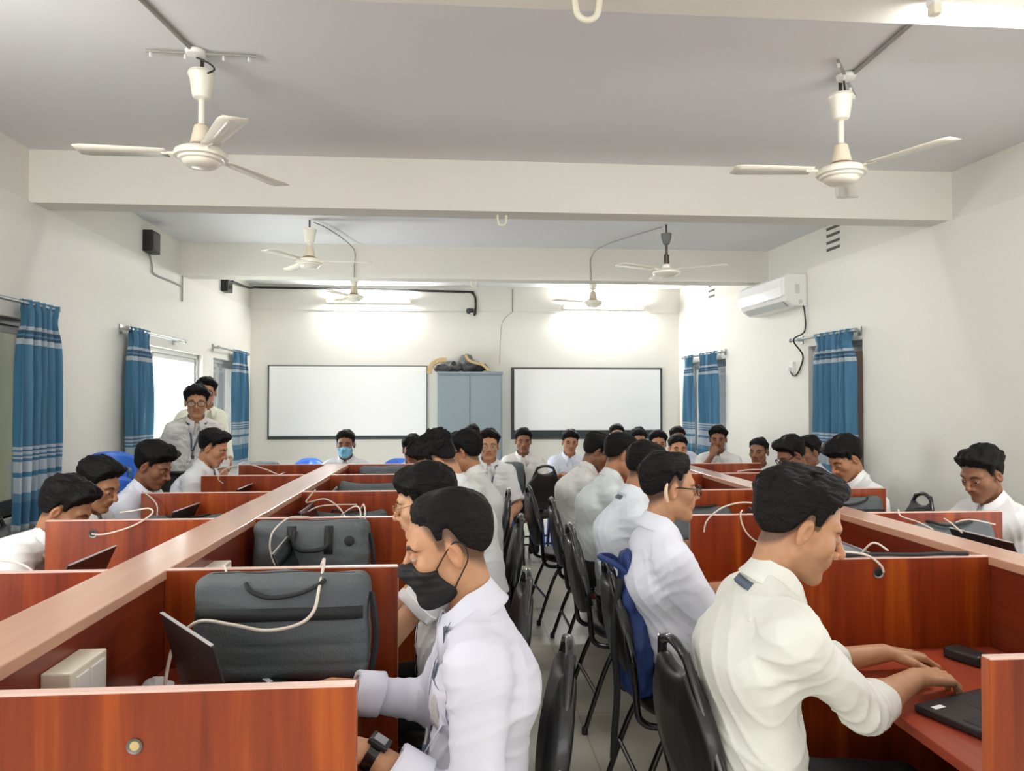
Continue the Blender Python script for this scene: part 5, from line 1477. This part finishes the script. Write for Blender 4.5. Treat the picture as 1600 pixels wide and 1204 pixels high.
# left desks, aisle side, facing the spine (-x)
person('person in black face mask and white shirt with lanyard at the nearest left desk', (.035, 1.74), 181, (-.015, 1.66, 1.195), hyaw=2, hpitch=14, lod=1, tone='f', mask='black', sleeve='roll34',
       lanyard='full', pocket=True, watch=-1, shirt=(218, 218, 230), lh=(-.175, 1.505, .82), rh=(-.31, 1.90, .80), hair=dict(top=.014, side=.003, front=.004, fade=.85, m=M_hair2, messy=.003, line=.008, fadeh=.034), w=1.0, lpole=(.3, -.25, -1), group=GA)
person('person in thin gold glasses and short white sleeves behind the black masked student', (-.02, 2.58), 180, (-.105, 2.53, 1.175), hyaw=-6, hpitch=13, lod=2, tone='l', glasses='gold', sleeve='tee',
       hair=dict(top=.024, side=.012, front=.006, fringe=.018, fade=.6), shirt=(236, 236, 238), lh=(-.47, 2.40, .80), rh=(-.46, 2.72, .80), group=GA)
person('person with tall spiky hair and a beard bending low over the third left desk', (.16, 3.66), 180, (-.085, 3.64, 1.225), hyaw=0, hpitch=40, lod=2, tone='f', beard=.45,
       hair=dict(top=.036, side=.006, front=.010, messy=.013, fade=.8), shirt=(232, 234, 234), group=GA, lh=(-.42, 3.5, .80), rh=(-.42, 3.8, .8))
person('person in dark glasses turned away at the fourth left desk', (.18, 4.5), 172, (.06, 4.47, 1.215), hyaw=-14, hpitch=14, lod=3, tone='m', glasses='black',
       hair=dict(top=.024, side=.008, front=.012, fade=.7), shirt=(222, 222, 218), group=GA, lh=(-.35, 4.4, .8), rh=(-.35, 4.62, .8))
# right desks, aisle side, facing +x
person('person with broad back typing on a laptop at the lower right, sleeves rolled', (.74, 1.80), -4, (.835, 1.75, 1.215), hyaw=-3, hpitch=20, lod=1, tone='f', beard=.22, sleeve='elbow', lanyard='nape', lcuff=.48, shirt=(230, 230, 221),
       hair=dict(top=.022, side=.005, front=.013, messy=.007, fade=.85, m=M_hair2, curlf=75, line=.003, fadeh=.012), w=1.10, size=1.07, lh=(1.20, 2.0, .815), rh=(1.165, 1.80, .82), rpole=(-.25, -.45, -1), lpole=(-.1, .3, -1), curve=.045, nose=.004, eyelid=(-2, -20),
       ldir=(1, -.1, -.12), rdir=(.97, .22, -.1), lnorm=(0, .1, 1), rnorm=(-.1, -.15, 1), curl=(26, 28, 32, 38), group=GA)
person('person in black glasses with a hearing aid beside the hanging blue rucksack', (.84, 2.66), 0, (.775, 2.63, 1.205), hyaw=2, hpitch=2, lod=2, tone='f', glasses='black', aid=True, sleeve='elbow', shirt=(232, 234, 244),
       hair=dict(top=.020, side=.004, front=.008, fade=.85, m=M_hair2, line=.006, fadeh=.036), rh=(1.12, 2.56, .80), lh=(1.12, 2.82, .80), watch=-1, group=GA, nose=-.002, curve=.04)
person('person with dark collar patch, third along the right side of the aisle', (.80, 3.55), -2, (.915, 3.5, 1.195), hyaw=12, hpitch=20, lod=2, tone='m', lanyard='nape', sleeve='short', shirt=(226, 232, 240),
       hair=dict(top=.020, side=.005, front=.008, fade=.8), group=GA, curve=.05)
person('person half hidden, fourth along the right side of the aisle', (.84, 4.45), 0, (.995, 4.4, 1.195), hyaw=8, hpitch=18, lod=3, tone='m', hair=dict(top=.022, side=.006, front=.01, fade=.8), shirt=(222, 228, 228), group=GA, curve=.06)
person('person with sideburns and glasses bending far forward, fifth along the right aisle side', (.82, 5.22), 2, (1.0, 5.17, 1.165), hyaw=-4, hpitch=28, lod=3, tone='d', glasses='black', hair=dict(top=.028, side=.010, front=.016, fade=.8), shirt=(224, 224, 220), group=GA, curve=.07, beard=.2)
# right desks, wall side, facing -x
person('person alone against the right wall, dark hair, looking down at the right edge', (2.80, 3.58), 186, (2.625, 3.5, 1.155), hyaw=8, hpitch=22, lod=2, tone='d', beard=.2, hair=dict(top=.028, side=.008, front=.012, messy=.008, fade=.8), shirt=(240, 240, 240), group=GC, size=1.05, lh=(2.2, 3.75, .8), rh=(2.2, 3.5, .8))
person('person with a long dark fringe bowed down in front of the wide right curtain', (2.62, 4.52), 182, (2.42, 4.42, 1.165), hyaw=6, hpitch=30, lod=2, tone='m', hair=dict(top=.028, side=.012, front=.014, fringe=.022, fade=.7), shirt=(238, 240, 240), group=GC, size=1.06, beard=.12)
person('person in glasses with bowed head at the last but one right wall desk', (2.68, 5.32), 182, (2.475, 5.28, 1.125), hyaw=2, hpitch=30, lod=3, tone='d', glasses='black', hair=dict(top=.028, side=.012, front=.018, fade=.8), shirt=(226, 228, 236), group=GC, size=1.05)
person('person whose hair shows behind the glasses student by the right wall', (2.97, 5.72), 186, (2.81, 5.7, 1.115), hyaw=10, hpitch=10, lod=3, tone='d', hair=dict(top=.024, side=.008, front=.012), shirt=(226, 228, 232), group=GC)
# left desks, wall side, facing +x
person('person nearest on the left wall side, bowed head and white shirt at the edge', (-1.98, 3.36), -4, (-1.685, 3.34, 1.05), hyaw=10, hpitch=30, lod=2, tone='m', hair=dict(top=.028, side=.012, front=.016, messy=.008), shirt=(240, 240, 238), group=GC, sleeve='short', size=1.04, curve=.06)
person('person beside the nearest left student, face down, chin at the partition', (-2.08, 3.95), -6, (-1.80, 3.88, 1.095), hyaw=-4, hpitch=22, lod=2, tone='m', hair=dict(top=.028, side=.010, front=.016, messy=.008), shirt=(236, 236, 238), group=GC, size=1.04)
person('person with thick dark fringe in front of the blue plastic chair stack', (-1.98, 4.5), -4, (-1.75, 4.43, 1.145), hyaw=-4, hpitch=24, lod=2, tone='d', hair=dict(top=.030, side=.010, front=.020, fringe=.012), shirt=(232, 236, 248), group=GC, size=1.04, beard=.15)
person('person with cropped sides seated just in front of the teacher', (-1.92, 5.32), -2, (-1.685, 5.28, 1.195), hyaw=0, hpitch=22, lod=2, tone='f', hair=dict(top=.024, side=.005, front=.018, fade=.8), shirt=(234, 236, 238), group=GC)
# standing
person('person standing in glasses and a grey patterned shirt with a blue lanyard, the teacher', (-2.16, 6.12), -66, (-2.045, 6.0, 1.515), face_full=-72, hpitch=6, lod=2, tone='m', stand=True, glasses='black', pattern=True, shirt=(214, 212, 206), lanyard='full',
       hair=dict(top=.030, side=.014, front=.012, fringe=.006), lh=(-1.80, 5.92, .80), rh=(-2.36, 6.0, .82), sleeve='elbow', group='standing people', size=1.03, shoes=True)
person('person standing half hidden behind the teacher by the bright window', (-2.62, 7.02), -52, (-2.265, 6.9, 1.605), face_full=-78, hpitch=4, lod=3, tone='m', stand=True, shirt=(236, 236, 214), glasses='black', hair=dict(top=.03, side=.010, front=.018), group='standing people', sleeve='long', lh=(-2.0, 6.7, 1.0), rh=(-2.6, 6.6, .95), shoes=True)
# back rows, facing the camera
def back(label, x, y, z, face=-90, hyaw=0, hpitch=4, who=None, **k):
    if who: under(x - .05 * math.cos(R(face)), y - .05 * math.sin(R(face)), face - 90, who)
    dx, dy = .05 * math.cos(R(face)), .05 * math.sin(R(face))
    k.setdefault('group', GB); k.setdefault('lod', 3)
    k.setdefault('lh', None)
    return person(label, (x - dx, y - dy), face, (x, y, z), hyaw=hyaw, hpitch=hpitch, **k)
back('person in light blue face mask under the left white board', -1.02, 6.95, 1.125, mask='blue', tone='d', hair=dict(top=.024, side=.008, front=.01), who='student in the light blue mask')
back('person peeping over the last left partition beside the spiky haired student', -.375, 6.45, 1.10, tone='d', hair=dict(top=.026, side=.012, front=.012, fringe=.014), hpitch=12, who='student peeping over the last left partition')
back('person whose forehead shows in front of the cabinet door gap', .19, 8.3, 1.14, tone='f', hair=dict(top=.018, side=.006, front=.006), who='student whose forehead shows before the cabinet')
back('person in round glasses with a lanyard in front of the right cabinet door', .27, 6.0, 1.165, face=-92, tone='f', glasses='gold', lanyard='full', lod=2, hair=dict(top=.026, side=.010, front=.014), shirt=(236, 236, 236), shoes=True, lh=(.42, 5.74, .62), rh=(.12, 5.74, .62), feet=[(-.14, .40), (.10, .42)], who='round glasses student with a lanyard')
back('person under the left end of the right board with canvas shoes on the floor', .685, 7.45, 1.12, tone='d', hair=dict(top=.024, side=.010, front=.012), shirt=(234, 232, 226), shoes=True, lh=(.86, 7.2, .72), rh=(.5, 7.2, .74), feet=[(-.06, .46), (.07, .44)])
back('person sitting in a blue armchair in front of the right board', 1.195, 7.65, 1.095, tone='m', hair=dict(top=.026, side=.010, front=.008, fringe=.008), shirt=(230, 236, 250), hpitch=6, hroll=-3)
back('person whose brow shows above the row of aisle heads under the right board', 1.88, 8.5, 1.13, face=-94, tone='l', hair=dict(top=.02, side=.008, front=.008), who='student whose brow shows under the right board')
back('person with only black hair showing above the aisle heads', 2.0, 7.95, 1.105, face=-96, tone='m', hair=dict(top=.024, side=.010, front=.012), hpitch=16, who='student showing only black hair')
back('person looking at the camera under the lower right corner of the right board', 2.02, 7.25, 1.10, face=-98, tone='m', hair=dict(top=.026, side=.010, front=.016), who='student under the lower right board corner')
back('person whose hair shows above the front student near the far right window', 2.42, 7.9, 1.12, face=-98, tone='d', hair=dict(top=.02, side=.006, front=.008), shirt=(228, 232, 248), who='student behind the staring front student')
back('person staring ahead just above the last right partition', 2.025, 6.6, 1.09, face=-98, tone='f', hair=dict(top=.020, side=.006, front=.010, fade=.8), hyaw=4, who='student staring over the last right partition')
back('person resting a hand on the mouth in front of the far right curtains', 2.62, 7.2, 1.145, face=-112, tone='d', hair=dict(top=.030, side=.010, front=.018), rh=(2.49, 7.03, .99), rpole=(-.5, -.2, -.8), rdir=(.35, .1, .6), rnorm=(-.4, -.8, .1), curl=(50, 55, 60, 60), shirt=(238, 236, 230), sleeve='short', hpitch=6, who='student resting a hand on the mouth')
back('person with cropped hair looking sideways next to the right wall', 2.70, 6.4, 1.075, face=-112, hyaw=-22, tone='d', hair=dict(top=.014, side=.004, front=.004, fade=.9), shirt=(238, 236, 230), who='student with cropped hair by the right wall')
